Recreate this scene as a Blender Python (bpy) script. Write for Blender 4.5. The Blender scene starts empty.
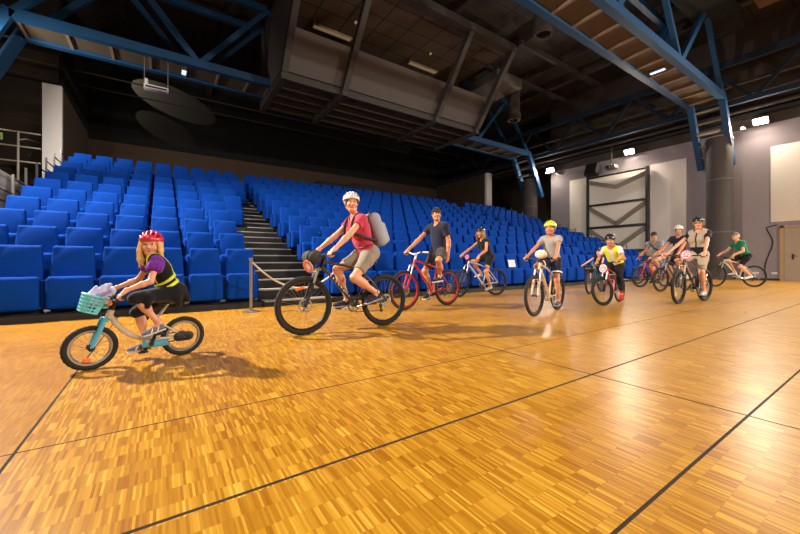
import bpy, bmesh, math, random
import numpy as np
from mathutils import Vector, Matrix
random.seed(7)
C = bpy.context.scene.collection
SC = bpy.context.scene
R_ = math.radians

# ------------------------------------------------------------------ camera, world, exposure, off-frame hall lamps
cam_d = bpy.data.cameras.new('camera'); cam = bpy.data.objects.new('camera', cam_d); C.objects.link(cam)
cam_d.sensor_width = 36.0; cam_d.lens = 36.0*354/800; cam_d.shift_y = -6/800; cam_d.clip_start = 0.05; cam_d.clip_end = 200
cam.location = (0, 0, 0.9); cam.rotation_euler = (R_(90), 0, R_(-34)); SC.camera = cam
SC.view_settings.view_transform = 'Standard'; SC.view_settings.look = 'None'
SC.view_settings.exposure = -0.08; SC.view_settings.gamma = 1.0; SC.view_settings.use_curve_mapping = False
w = bpy.data.worlds.new('hall_dark'); SC.world = w; w.use_nodes = True
w.node_tree.nodes['Background'].inputs[0].default_value = (0.5, 0.47, 0.45, 1)
w.node_tree.nodes['Background'].inputs[1].default_value = 0.05
LAMP_STRENGTH = 600.0          # lens radiance of the wall floodlights
LAMP_COL = (1.0, 0.91, 0.79)
def area(loc, target, size, power, col=LAMP_COL):
    d = bpy.data.lights.new('hall_lamp', 'AREA'); d.shape = 'RECTANGLE'; d.size = size; d.size_y = size*0.6
    d.energy = power; d.spread = R_(128); d.color = col
    o = bpy.data.objects.new('hall_lamp', d); C.objects.link(o); o.location = loc
    v = Vector(target)-Vector(loc); o.rotation_euler = v.to_track_quat('-Z', 'Y').to_euler()
    return o
# the rest of the row of floodlights, on the walls beside and behind the camera
area((-4.55, -1.5, 7.4), (2.5, 0.5, 0.0), 0.4, 130)
area((-4.55, 4.2, 7.4), (3.0, 4.5, 0.0), 0.4, 130)
area((-4.55, 9.8, 7.4), (3, 6.0, 0.0), 0.3, 1650)
area((-4.6, 14.4, 7.0), (-1.5, 20, 4.0), 0.5, 300).data.spread = R_(150)
area((23.1, -1.5, 7.4), (11, 2, 0.0), 0.5, 1400)
area((4.0, -9.5, 7.2), (6.5, 4, 0.0), 0.6, 480)
area((13.0, -9.5, 7.2), (12, 2, 0.0), 0.6, 1000)

# ------------------------------------------------------------------ materials
def lin(c):
    return tuple(((v/255)/12.92 if v/255 <= 0.04045 else ((v/255+0.055)/1.055)**2.4) for v in c)
_M = {}
def mat(name, rgb, rough=0.6, metal=0.0, var=0.12, scale=30.0, bump=0.0, bscale=None, sheen=0.0, coat=0.0, emit=None, spec=None):
    if name in _M: return _M[name]
    m = bpy.data.materials.new(name); m.use_nodes = True; nt = m.node_tree; b = nt.nodes['Principled BSDF']
    c = lin(rgb)
    tc = nt.nodes.new('ShaderNodeTexCoord'); nz = nt.nodes.new('ShaderNodeTexNoise')
    nz.inputs['Scale'].default_value = scale; nz.inputs['Detail'].default_value = 4
    nt.links.new(tc.outputs['Object'], nz.inputs['Vector'])
    mx = nt.nodes.new('ShaderNodeMix'); mx.data_type = 'RGBA'
    mx.inputs[6].default_value = (*[max(0, v*(1-var)) for v in c], 1); mx.inputs[7].default_value = (*[min(1, v*(1+var)) for v in c], 1)
    nt.links.new(nz.outputs['Fac'], mx.inputs[0]); nt.links.new(mx.outputs[2], b.inputs['Base Color'])
    b.inputs['Roughness'].default_value = rough; b.inputs['Metallic'].default_value = metal
    if spec is not None: b.inputs['Specular IOR Level'].default_value = spec
    if sheen: b.inputs['Sheen Weight'].default_value = sheen
    if coat: b.inputs['Coat Weight'].default_value = coat
    if bump:
        bp = nt.nodes.new('ShaderNodeBump'); bp.inputs['Strength'].default_value = bump; bp.inputs['Distance'].default_value = 0.01
        n2 = nt.nodes.new('ShaderNodeTexNoise'); n2.inputs['Scale'].default_value = bscale or scale; n2.inputs['Detail'].default_value = 3
        nt.links.new(tc.outputs['Object'], n2.inputs['Vector'])
        nt.links.new(n2.outputs['Fac'], bp.inputs['Height']); nt.links.new(bp.outputs['Normal'], b.inputs['Normal'])
    if emit:
        b.inputs['Emission Color'].default_value = (*emit[0], 1); b.inputs['Emission Strength'].default_value = emit[1]
    _M[name] = m
    return m

class NT:
    """small helper for writing node maths"""
    def __init__(s, m): s.t = m.node_tree
    def n(s, typ, **kw):
        o = s.t.nodes.new(typ)
        for k, v in kw.items(): setattr(o, k, v)
        return o
    def m(s, op, a, b=None, c=None):
        o = s.n('ShaderNodeMath', operation=op)
        for i, v in enumerate((a, b, c)):
            if v is None: continue
            if isinstance(v, (int, float)): o.inputs[i].default_value = v
            else: s.t.links.new(v, o.inputs[i])
        return o.outputs[0]
    def link(s, a, b): s.t.links.new(a, b)

def floor_material():
    m = bpy.data.materials.new('mosaic_parquet'); m.use_nodes = True; T = NT(m); b = m.node_tree.nodes['Principled BSDF']
    tc = T.n('ShaderNodeTexCoord'); sp = T.n('ShaderNodeSeparateXYZ'); T.link(tc.outputs['Object'], sp.inputs[0])
    x, y = sp.outputs[0], sp.outputs[1]
    row = T.m('FLOOR', T.m('DIVIDE', y, 0.104))
    def wn(a, bb=None):
        cb = T.n('ShaderNodeCombineXYZ'); T.link(a, cb.inputs[0])
        if bb is not None: T.link(bb, cb.inputs[1])
        o = T.n('ShaderNodeTexWhiteNoise', noise_dimensions='3D'); T.link(cb.outputs[0], o.inputs['Vector']); return o.outputs['Value']
    xo = T.m('ADD', x, T.m('MULTIPLY', wn(row), 0.35))
    strip = T.m('FLOOR', T.m('DIVIDE', xo, 0.0098)); block = T.m('FLOOR', T.m('DIVIDE', xo, 0.0784)); half = T.m('FLOOR', T.m('DIVIDE', xo, 0.0392))
    v = T.m('ADD', T.m('MULTIPLY', T.m('POWER', wn(strip, row), 1.3), 0.50), T.m('MULTIPLY', wn(T.m('ADD', block, 1000.5), row), 0.10))
    v = T.m('ADD', v, T.m('MULTIPLY', wn(T.m('ADD', half, 3000.5), row), 0.12))
    v = T.m('ADD', v, 0.12)
    # grain along the strips
    mp = T.n('ShaderNodeMapping'); mp.inputs['Scale'].default_value = (160, 9, 1); T.link(tc.outputs['Object'], mp.inputs[0])
    gz = T.n('ShaderNodeTexNoise'); gz.inputs['Scale'].default_value = 1; gz.inputs['Detail'].default_value = 3; T.link(mp.outputs[0], gz.inputs['Vector'])
    v = T.m('ADD', v, T.m('MULTIPLY', T.m('SUBTRACT', gz.outputs['Fac'], 0.5), 0.22))
    # worn patches
    wz = T.n('ShaderNodeTexNoise'); wz.inputs['Scale'].default_value = 0.9; wz.inputs['Detail'].default_value = 5; T.link(tc.outputs['Object'], wz.inputs['Vector'])
    v = T.m('ADD', v, T.m('MULTIPLY', T.m('SUBTRACT', wz.outputs['Fac'], 0.5), 0.35))
    plain = T.m('LESS_THAN', x, -0.57)           # the older panel beyond the left seam: calmer pattern
    v = T.m('ADD', T.m('MULTIPLY', v, T.m('SUBTRACT', 1, T.m('MULTIPLY', plain, 0.5))), T.m('MULTIPLY', plain, 0.14))
    cr = T.n('ShaderNodeValToRGB'); e = cr.color_ramp.elements
    e[0].position = 0.05; e[0].color = (*lin((134, 78, 10)), 1)
    e[1].position = 0.95; e[1].color = (*lin((236, 188, 84)), 1)
    for p, c in ((0.30, (162, 108, 22)), (0.52, (182, 129, 32)), (0.72, (202, 151, 48))):
        k = e.new(p); k.color = (*lin(c), 1)
    T.link(v, cr.inputs[0])
    # seams
    def line(coord, at, wd):
        d = T.m('ABSOLUTE', T.m('SUBTRACT', coord, at)); return T.m('LESS_THAN', d, wd)
    s = line(y, 0.575, 0.007)
    for q in (line(y, 1.476, 0.009), line(y, 2.38, 0.0055), line(x, -0.57, 0.007), line(x, 2.83, 0.008), line(x, 6.23, 0.004), line(y, 5.09, 0.004)):
        s = T.m('MAXIMUM', s, q)
    # hairline joints between strips
    fx = T.m('FRACT', T.m('DIVIDE', xo, 0.0098)); fy = T.m('FRACT', T.m('DIVIDE', y, 0.104))
    j = T.m('MAXIMUM', T.m('LESS_THAN', fx, 0.05), T.m('LESS_THAN', fy, 0.012))
    mj = T.n('ShaderNodeMix', data_type='RGBA'); T.link(T.m('MULTIPLY', j, 0.35), mj.inputs[0]); T.link(cr.outputs[0], mj.inputs[6]); mj.inputs[7].default_value = (*lin((90, 50, 14)), 1)
    mx = T.n('ShaderNodeMix', data_type='RGBA'); T.link(s, mx.inputs[0]); T.link(mj.outputs[2], mx.inputs[6]); mx.inputs[7].default_value = (*lin((40, 24, 12)), 1)
    T.link(mx.outputs[2], b.inputs['Base Color'])
    rz = T.n('ShaderNodeTexNoise'); rz.inputs['Scale'].default_value = 2.5; rz.inputs['Detail'].default_value = 6; T.link(tc.outputs['Object'], rz.inputs['Vector'])
    T.link(T.m('MAXIMUM', T.m('ADD', T.m('MULTIPLY', rz.outputs['Fac'], 0.12), 0.24), T.m('MULTIPLY', s, 0.95)), b.inputs['Roughness'])
    b.inputs['Specular IOR Level'].default_value = 0.5
    bp = T.n('ShaderNodeBump'); bp.inputs['Strength'].default_value = 0.06; bp.inputs['Distance'].default_value = 0.002
    T.link(v, bp.inputs['Height']); T.link(bp.outputs[0], b.inputs['Normal'])
    return m

def grid_material(name, c0, c1, sx, sy, wd, axes=(0, 1), rough=0.8, noise=0.25):
    """panels of colour c0 separated by thin joints c1"""
    m = bpy.data.materials.new(name); m.use_nodes = True; T = NT(m); b = m.node_tree.nodes['Principled BSDF']
    tc = T.n('ShaderNodeTexCoord'); sp = T.n('ShaderNodeSeparateXYZ'); T.link(tc.outputs['Object'], sp.inputs[0])
    a, c = sp.outputs[axes[0]], sp.outputs[axes[1]]
    fa = T.m('LESS_THAN', T.m('FRACT', T.m('DIVIDE', a, sx)), wd/sx); fc = T.m('LESS_THAN', T.m('FRACT', T.m('DIVIDE', c, sy)), wd/sy)
    j = T.m('MAXIMUM', fa, fc)
    cb = T.n('ShaderNodeCombineXYZ'); T.link(T.m('FLOOR', T.m('DIVIDE', a, sx)), cb.inputs[0]); T.link(T.m('FLOOR', T.m('DIVIDE', c, sy)), cb.inputs[1])
    wn = T.n('ShaderNodeTexWhiteNoise', noise_dimensions='3D'); T.link(cb.outputs[0], wn.inputs['Vector'])
    k = T.m('ADD', 1-noise/2, T.m('MULTIPLY', wn.outputs['Value'], noise))
    vm = T.n('ShaderNodeMix', data_type='RGBA'); vm.inputs[6].default_value = (*lin(c0), 1); vm.inputs[7].default_value = (*lin(c1), 1); T.link(j, vm.inputs[0])
    hs = T.n('ShaderNodeHueSaturation'); T.link(vm.outputs[2], hs.inputs['Color']); T.link(k, hs.inputs['Value'])
    T.link(hs.outputs[0], b.inputs['Base Color']); b.inputs['Roughness'].default_value = rough
    return m

# ------------------------------------------------------------------ object helpers
def tag(o, label=None, cat=None, group=None, kind=None):
    if label: o['label'] = label
    if cat: o['category'] = cat
    if group: o['group'] = group
    if kind: o['kind'] = kind
    return o
def empty(name, loc, rz=0.0):
    o = bpy.data.objects.new(name, None); C.objects.link(o); o.location = loc; o.rotation_euler = (0, 0, rz); o.empty_display_size = 0.1
    return o
def link(name, me, material, parent=None):
    if material is not None: me.materials.append(material)
    o = bpy.data.objects.new(name, me); C.objects.link(o)
    if parent is not None: o.parent = parent
    return o
def copy_tree(o, parent=None):
    c = o.copy(); C.objects.link(c)
    if parent is not None: c.parent = parent
    for ch in list(o.children): copy_tree(ch, c)
    return c

def frame_from(d):
    d = np.array(d, float); d /= np.linalg.norm(d)
    a = np.array((0, 0, 1.0)) if abs(d[2]) < 0.9 else np.array((1.0, 0, 0))
    u = np.cross(a, d); u /= np.linalg.norm(u); v = np.cross(d, u)
    return u, v, d
class MB:
    """collects shapes as plain vertices and faces, then links them as one mesh object"""
    def __init__(s): s.v = []; s.f = []
    def add(s, V, F):
        n = len(s.v); s.v += [tuple(p) for p in V]; s.f += [tuple(i+n for i in f) for f in F]; return s
    def box(s, c, size, rot=None, bevel=0.0, seg=2):
        bm = bmesh.new(); bmesh.ops.create_cube(bm, size=1.0)
        for v in bm.verts: v.co = Vector((v.co.x*size[0], v.co.y*size[1], v.co.z*size[2]))
        if bevel > 0: bmesh.ops.bevel(bm, geom=list(bm.edges), offset=min(bevel, min(size)*0.49), segments=seg, affect='EDGES', profile=0.5)
        bm.verts.index_update()
        M = rot if rot is not None else Matrix.Identity(3)
        V = [M @ v.co + Vector(c) for v in bm.verts]; F = [[v.index for v in f.verts] for f in bm.faces]; bm.free()
        return s.add(V, F)
    def beam(s, p0, p1, wd, ht, up=(0, 0, 1)):
        """rectangular bar from p0 to p1: width wd sideways, ht along up"""
        p0, p1 = Vector(p0), Vector(p1); d = (p1-p0).normalized(); side = d.cross(Vector(up))
        if side.length < 1e-6: side = Vector((1, 0, 0))
        side.normalize(); u = side.cross(d).normalized()
        V = [p + side*a*wd/2 + u*b*ht/2 for p in (p0, p1) for a, b in ((-1, -1), (1, -1), (1, 1), (-1, 1))]
        return s.add(V, [(3, 2, 1, 0), (4, 5, 6, 7), (0, 1, 5, 4), (1, 2, 6, 5), (2, 3, 7, 6), (3, 0, 4, 7)])
    def tube(s, pts, r, seg=10, closed=False, caps=True):
        P = [np.array(p, float) for p in pts]; n = len(P); rr = [r]*n if isinstance(r, (int, float)) else list(r)
        V = []; pu = None
        for i in range(n):
            a = P[(i-1) % n] if (closed or i > 0) else P[i]; b = P[(i+1) % n] if (closed or i < n-1) else P[i]
            d = b-a; d = d/(np.linalg.norm(d)+1e-12)
            if pu is None: u, v, _ = frame_from(d)
            else:
                u = pu - d*np.dot(pu, d); u /= np.linalg.norm(u)+1e-12; v = np.cross(d, u)
            pu = u
            for k in range(seg):
                t = 2*math.pi*k/seg; V.append(P[i] + (u*math.cos(t)+v*math.sin(t))*rr[i])
        F = []
        for i in range(n if closed else n-1):
            j = (i+1) % n
            for k in range(seg):
                q = (k+1) % seg; F.append((i*seg+k, i*seg+q, j*seg+q, j*seg+k))
        if caps and not closed:
            F.append(tuple(range(seg-1, -1, -1))); F.append(tuple((n-1)*seg+k for k in range(seg)))
        return s.add(V, F)
    def cyl(s, p0, p1, r0, r1=None, seg=16):
        return s.tube([p0, p1], [r0, r0 if r1 is None else r1], seg)
    def lathe(s, prof, c, axis, seg=32, closed=False):
        """prof: (radius, along-axis) points"""
        u, v, d = frame_from(axis); c = np.array(c, float); n = len(prof); V = []
        for r, a in prof:
            for k in range(seg):
                t = 2*math.pi*k/seg; V.append(c + d*a + (u*math.cos(t)+v*math.sin(t))*r)
        F = []
        for i in range(n if closed else n-1):
            j = (i+1) % n
            for k in range(seg):
                q = (k+1) % seg; F.append((i*seg+k, i*seg+q, j*seg+q, j*seg+k))
        return s.add(V, F)
    def prism(s, poly, d):
        """a planar polygon (3-d points) pushed along vector d"""
        n = len(poly); d = Vector(d); V = [Vector(p) for p in poly]+[Vector(p)+d for p in poly]
        F = [tuple(range(n-1, -1, -1)), tuple(range(n, 2*n))]+[(i, (i+1) % n, n+(i+1) % n, n+i) for i in range(n)]
        return s.add(V, F)
    def xform(s, M):
        s.v = [tuple(M @ Vector(p)) for p in s.v]; return s
    def build(s, name, material, parent=None, off=None, sharp=35, base=True):
        me = bpy.data.meshes.new(name); o3 = np.array(off if off is not None else (0, 0, 0), float); V = np.array(s.v, float)
        if off is None and parent is None and base:
            o3 = np.array(((V[:, 0].min()+V[:, 0].max())/2, (V[:, 1].min()+V[:, 1].max())/2, V[:, 2].min()))
        me.from_pydata((V-o3).tolist(), [], s.f); me.update()
        bm = bmesh.new(); bm.from_mesh(me); bmesh.ops.recalc_face_normals(bm, faces=bm.faces); bm.to_mesh(me); bm.free()
        me.polygons.foreach_set('use_smooth', [True]*len(me.polygons)); me.set_sharp_from_angle(angle=R_(sharp))
        o = link(name, me, material, parent)
        if parent is None: o.location = o3
        return o

# ------------------------------------------------------------------ smooth solid modelling: rounded shapes blended in a grid, skinned with surface nets
def cap(a, b, ra, rb=None, k=0.03, clips=(), sub=False):
    return dict(t='c', a=np.array(a, float), b=np.array(b, float), ra=ra, rb=ra if rb is None else rb, k=k, clips=list(clips), sub=sub)
def ell(c, rad, R=None, k=0.03, clips=(), sub=False):
    return dict(t='e', c=np.array(c, float), rad=np.array(rad, float), R=np.eye(3) if R is None else np.array(R, float), k=k, clips=list(clips), sub=sub)
def rbox(c, half, rnd, R=None, k=0.01, clips=(), sub=False):
    return dict(t='b', c=np.array(c, float), rad=np.array(half, float), rnd=rnd, R=np.eye(3) if R is None else np.array(R, float), k=k, clips=list(clips), sub=sub)
def fat(p, d):
    q = dict(p)
    if q['t'] == 'c': q['ra'] = q['ra']+d; q['rb'] = q['rb']+d
    elif q['t'] == 'e': q['rad'] = q['rad']+d
    return q
def clip(p, *pl):
    q = dict(p); q['clips'] = q['clips']+list(pl); return q
def bounds(p, pad):
    if p['t'] == 'c':
        r = np.array([p['ra']]*3); r2 = np.array([p['rb']]*3)
        return np.minimum(p['a']-r, p['b']-r2)-pad, np.maximum(p['a']+r, p['b']+r2)+pad
    e = np.sqrt(((p['R'].T*p['rad'])**2).sum(1)) if p['t'] == 'e' else np.abs(p['R'].T) @ p['rad']
    return p['c']-e-pad, p['c']+e+pad
def pdist(p, X, Y, Z):
    if p['t'] == 'c':
        ba = p['b']-p['a']; L2 = max(float(ba @ ba), 1e-12)
        x, y, z = X-p['a'][0], Y-p['a'][1], Z-p['a'][2]
        t = np.clip((x*ba[0]+y*ba[1]+z*ba[2])/L2, 0, 1)
        d = np.sqrt((x-t*ba[0])**2+(y-t*ba[1])**2+(z-t*ba[2])**2)-(p['ra']+(p['rb']-p['ra'])*t)
    else:
        x, y, z = X-p['c'][0], Y-p['c'][1], Z-p['c'][2]; R = p['R']
        q = [R[i][0]*x+R[i][1]*y+R[i][2]*z for i in range(3)]; r = p['rad']
        if p['t'] == 'e':
            k0 = np.sqrt((q[0]/r[0])**2+(q[1]/r[1])**2+(q[2]/r[2])**2); k1 = np.sqrt((q[0]/r[0]**2)**2+(q[1]/r[1]**2)**2+(q[2]/r[2]**2)**2)
            d = k0*(k0-1)/np.maximum(k1, 1e-6)
        else:
            h = [np.abs(q[i])-r[i]+p['rnd'] for i in range(3)]
            d = np.sqrt(np.maximum(h[0], 0)**2+np.maximum(h[1], 0)**2+np.maximum(h[2], 0)**2)+np.minimum(np.maximum(h[0], np.maximum(h[1], h[2])), 0)-p['rnd']
    for p0, n in p['clips']:
        d = np.maximum(d, (X-p0[0])*n[0]+(Y-p0[1])*n[1]+(Z-p0[2])*n[2])
    return d
def skin(prims, vox):
    lo = np.min([bounds(p, 0.02)[0] for p in prims if not p['sub']], 0)-2*vox; hi = np.max([bounds(p, 0.02)[1] for p in prims if not p['sub']], 0)+2*vox
    n = np.ceil((hi-lo)/vox).astype(int)+1; F = np.full(n, 0.2, np.float32)
    ax = [(lo[i]+vox*np.arange(n[i])).astype(np.float32) for i in range(3)]
    for p in prims:
        a, b = bounds(p, p['k']+3*vox)
        i0 = np.clip(np.floor((a-lo)/vox).astype(int), 0, n); i1 = np.clip(np.ceil((b-lo)/vox).astype(int)+1, 0, n)
        if (i1 <= i0).any(): continue
        sl = tuple(slice(i0[i], i1[i]) for i in range(3))
        d = pdist(p, ax[0][sl[0]][:, None, None], ax[1][sl[1]][None, :, None], ax[2][sl[2]][None, None, :])
        f = F[sl]; k = p['k']
        if p['sub']:
            d = -d; h = np.clip(0.5-0.5*(d-f)/k, 0, 1); F[sl] = d*(1-h)+f*h+k*h*(1-h)
        else:
            h = np.clip(0.5+0.5*(d-f)/k, 0, 1); F[sl] = d*(1-h)+f*h-k*h*(1-h)
    F[0] = F[-1] = 1; F[:, 0] = F[:, -1] = 1; F[:, :, 0] = F[:, :, -1] = 1
    I = F < 0; s = [slice(0, -1), slice(1, None)]
    cnt = np.zeros(np.array(F.shape)-1, np.int8); offs = [(i, j, k) for i in (0, 1) for j in (0, 1) for k in (0, 1)]
    for o in offs: cnt += I[s[o[0]], s[o[1]], s[o[2]]]
    act = np.argwhere((cnt > 0) & (cnt < 8)); idx = np.full(cnt.shape, -1, np.int64); idx[tuple(act.T)] = np.arange(len(act))
    acc = np.zeros((len(act), 3)); num = np.zeros(len(act))
    for o in offs:
        for a in range(3):
            if o[a]: continue
            q = list(o); q[a] = 1
            f0 = F[act[:, 0]+o[0], act[:, 1]+o[1], act[:, 2]+o[2]]; f1 = F[act[:, 0]+q[0], act[:, 1]+q[1], act[:, 2]+q[2]]
            mk = (f0 < 0) != (f1 < 0); t = np.where(mk, f0/np.where(mk, f0-f1, 1), 0)
            pt = np.tile(np.array(o, float), (len(act), 1)); pt[:, a] += t
            acc += pt*mk[:, None]; num += mk
    V = lo+vox*(act+acc/np.maximum(num, 1)[:, None])
    Q = []
    for a in range(3):
        b, c = (a+1) % 3, (a+2) % 3
        s0 = [slice(1, -1)]*3; s1 = [slice(1, -1)]*3; s0[a] = slice(0, -1); s1[a] = slice(1, None)
        A, B = I[tuple(s0)], I[tuple(s1)]
        for flip, mk in ((False, A & ~B), (True, ~A & B)):
            e = np.argwhere(mk); e[:, b] += 1; e[:, c] += 1
            qs = []
            for db, dc in ((-1, -1), (0, -1), (0, 0), (-1, 0)):
                g = e.copy(); g[:, b] += db; g[:, c] += dc; qs.append(idx[tuple(g.T)])
            q = np.stack(qs[::-1] if flip else qs, 1); Q.append(q)
    Q = np.concatenate(Q); Q = Q[(Q >= 0).all(1)]
    return V, Q
def solid(name, prims, vox, material, parent=None, M=None):
    V, Q = skin(prims, vox)
    me = bpy.data.meshes.new(name); me.vertices.add(len(V)); me.vertices.foreach_set('co', V.astype(np.float32).ravel())
    me.loops.add(len(Q)*4); me.loops.foreach_set('vertex_index', Q.astype(np.int32).ravel())
    me.polygons.add(len(Q)); me.polygons.foreach_set('loop_start', np.arange(0, len(Q)*4, 4, dtype=np.int32))
    try: me.polygons.foreach_set('loop_total', np.full(len(Q), 4, np.int32))
    except Exception: pass
    me.update(calc_edges=True); me.polygons.foreach_set('use_smooth', np.ones(len(Q), bool))
    return link(name, me, material, parent)
SEATS = True
# ------------------------------------------------------------------ the hall
X0, X1 = -4.9, 23.5            # side walls
CEIL = 12.2
def struct(o): o['kind'] = 'structure'; return o
M_wall = mat('mauve_grey_plaster', (140, 132, 138), 0.85, var=0.05, scale=3, bump=0.05, bscale=60)
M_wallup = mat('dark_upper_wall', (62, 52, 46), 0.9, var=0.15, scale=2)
M_black = mat('black_curtain', (14, 13, 14), 0.95, var=0.3, scale=2)
M_brown = mat('brown_back_wall', (72, 56, 44), 0.9, var=0.12, scale=3)
M_dkbrown = mat('dim_brown_wall', (70, 58, 48), 0.9, var=0.12, scale=3)
M_cream = mat('cream_acoustic_board', (222, 215, 204), 0.8, var=0.03, scale=4)
M_greyboard = mat('warm_grey_acoustic_board', (216, 208, 204), 0.85, var=0.03, scale=4)
M_white = mat('white_paint', (214, 208, 208), 0.7, var=0.03, scale=4)
M_steelblk = mat('black_steel', (30, 29, 31), 0.5, 0.2, var=0.1)
M_tan = mat('taupe_brace_paint', (134, 122, 112), 0.7, var=0.05)
M_blue = mat('petrol_blue_steel', (19, 68, 110), 0.5, 0.0, var=0.08, scale=6)
M_cat = mat('brown_catwalk_board', (92, 80, 63), 0.85, var=0.15, scale=3)
M_catbar = mat('tan_catwalk_bar', (136, 118, 96), 0.8, var=0.1)
M_metal = mat('brushed_steel', (150, 146, 140), 0.38, 0.8, var=0.08, scale=40)
M_rail = mat('grey_rail_paint', (118, 114, 110), 0.5, 0.3, var=0.06)
M_dark = mat('charcoal_black_paint', (24, 23, 25), 0.7, var=0.2, scale=8)
M_riser = mat('black_stair_riser', (20, 19, 20), 0.75, var=0.2, scale=8)
M_tread = mat('grey_stair_tread', (150, 144, 138), 0.6, var=0.15, scale=12)
M_booth = mat('grey_booth_panel', (92, 85, 82), 0.75, var=0.08, scale=3)
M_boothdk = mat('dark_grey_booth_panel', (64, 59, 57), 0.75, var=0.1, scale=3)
M_beam = mat('dark_taupe_beam', (60, 52, 47), 0.8, var=0.1, scale=3)
M_lens = mat('white_lamp_glow', (255, 250, 240), 0.4, emit=((1.0, 0.84, 0.66), LAMP_STRENGTH))
M_led = mat('bluish_led_glow', (235, 240, 255), 0.4, emit=((0.42, 0.60, 1.0), 1.7))
M_warmtube = mat('dull_tan_diffuser', (190, 160, 120), 0.5, emit=((1.0, 0.7, 0.4), 0.12))

def slab(name, x0, x1, y0, y1, z0, z1, m):
    return struct(MB().box(((x0+x1)/2, (y0+y1)/2, (z0+z1)/2), (x1-x0, y1-y0, z1-z0)).build(name, m))
fl = struct(MB().box((9.3, 8, -0.1), (36, 48, 0.2)).build('floor', floor_material(), off=(0, 0, 0)))
M_ceil = grid_material('dark_brown_ceiling_panel', (58, 53, 50), (24, 21, 19), 3.6, 1.2, 0.05, noise=0.3)
slab('ceiling', -9, 28, -16, 32, CEIL, CEIL+0.3, M_ceil)
slab('wall_back', X0+1.4, 22.4, 26.7, 27.0, 0, 7.9, M_brown)
slab('wall_back_upper', X0+1.4, 22.4, 26.6, 26.95, 7.9, CEIL, M_black)
slab('wall_back_left', -9, X0+1.4, 26.7, 27.0, 0, CEIL, M_dkbrown)
slab('wall_back_right', 22.4, 28, 26.7, 27.0, 0, CEIL, M_dkbrown)
slab('wall_left', X0-0.3, X0, -16, 15.2, 0, 7.3, M_wall)
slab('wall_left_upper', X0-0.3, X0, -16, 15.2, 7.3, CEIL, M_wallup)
slab('wall_left_corridor', -9.2, -9, 15.2, 27, 0, CEIL, M_dkbrown)
slab('wall_right', X1, X1+0.3, -16, 15.2, 0, 7.3, M_wall)
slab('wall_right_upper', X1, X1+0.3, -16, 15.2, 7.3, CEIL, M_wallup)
slab('wall_right_corridor', 28, 28.2, 15.2, 27, 0, CEIL, M_dkbrown)
slab('wall_front', X0-0.3, X1+0.3, -16.3, -16, 0, CEIL, M_wall)
slab('baseboard_right', X1-0.02, X1, -16, 7.2, 0, 0.09, M_dark)
# white end walls that close the sides of the stand, and the sloping walls behind them
for nm, xa, xb in (('left', -4.06, -3.46), ('right', 22.35, 22.98)):
    slab('wall_fin_'+nm, xa, xb, 20.3, 20.5, 0, 8.25, M_white)
    slab('wall_flank_upper_'+nm, xb-0.12 if nm == 'left' else xa, xb if nm == 'left' else xa+0.12, 20.4, 26.55, 8.26, CEIL, M_black)
    s_ = slab('wall_flank_'+nm, xb-0.12 if nm == 'left' else xa, xb if nm == 'left' else xa+0.12, 20.5, 26.7, 0, 8.2, M_brown)
slab('wall_landing_left', -4.05, -3.5, 12.6, 20.29, 0, 3.3, M_white)

# wall boards on the right wall
def board(name, y0, y1, z0, z1, m, label, t=0.06):
    o = MB().box((X1-t/2-0.001, (y0+y1)/2, (z0+z1)/2), (t, y1-y0, z1-z0), bevel=0.008).build(name, m); return tag(o, label, 'wall panel')
board('acoustic_panel', 12.5, 13.75, 0.5, 6.45, M_cream, 'narrow cream acoustic panel on the right wall, left of the braced frame')
board('acoustic_panel', 7.2, 8.88, 0.5, 6.45, M_greyboard, 'warm grey acoustic panel on the right wall between braced frame and column')
board('acoustic_panel', -2.5, 4.0, 2.7, 6.2, M_cream, 'large cream acoustic panel high on the wall above the beige door')
r = empty('braced_steel_frame', (X1-0.2, 10.7, 0)); o3 = r.location
tag(r, 'black steel frame with four rungs and taupe chevron braces over cream board', 'frame')
MB().box((X1-0.03, 10.7, 3.4), (0.05, 3.5, 6.0)).build('backing_board', M_cream, r, o3)
for y in (8.98, 12.42): MB().box((X1-0.2, y, 3.2), (0.14, 0.14, 6.4), bevel=0.01).build('upright', M_steelblk, r, o3)
for z in (1.55, 3.05, 4.5): MB().box((X1-0.2, 10.7, z), (0.1, 3.32, 0.13), bevel=0.01).build('rung', M_steelblk, r, o3)
MB().box((X1-0.2, 10.7, 6.3), (0.1, 3.32, 0.1), bevel=0.01).build('top_rung', M_steelblk, r, o3)
for za, zb in ((6.05, 5.5), (4.35, 3.2), (2.9, 1.7), (1.4, 0.3)):
    for y in (9.05, 12.35): MB().beam((X1-0.11, y, za), (X1-0.11, 10.7, zb), 0.24, 0.1, up=(1, 0, 0)).build('brace', M_tan, r, o3)

# door on the right wall
M_door = mat('beige_door_leaf', (158, 140, 120), 0.55, var=0.04)
M_frame = mat('ochre_door_frame', (164, 136, 98), 0.6, var=0.06)
d = struct(MB().box((X1-0.03, 2.62, 1.2), (0.05, 1.9, 2.4)).build('door_1', M_door)); od = d.location
f = MB().box((X1-0.05, 1.6, 1.25), (0.1, 0.13, 2.5)).box((X1-0.05, 3.64, 1.25), (0.1, 0.13, 2.5)).box((X1-0.05, 2.62, 2.46), (0.1, 2.16, 0.1)); f.build('door_frame', M_frame, d, od)
h = MB().box((X1-0.07, 3.3, 1.1), (0.02, 0.07, 0.24), bevel=0.005); h.tube([(X1-0.07, 3.3, 1.13), (X1-0.12, 3.3, 1.13), (X1-0.12, 3.17, 1.13)], 0.012); h.build('door_handle', M_steelblk, d, od)
c = MB().tube([(X1-0.03, 4.12-0.12*math.exp(-((z-1.9)*2)**2)+0.08*math.sin(z*3), z) for z in np.linspace(0.25, 2.45, 24)]+[(X1-0.03, 3.98, 2.52), (X1-0.03, 3.8, 2.56)], 0.022, 8)
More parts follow.
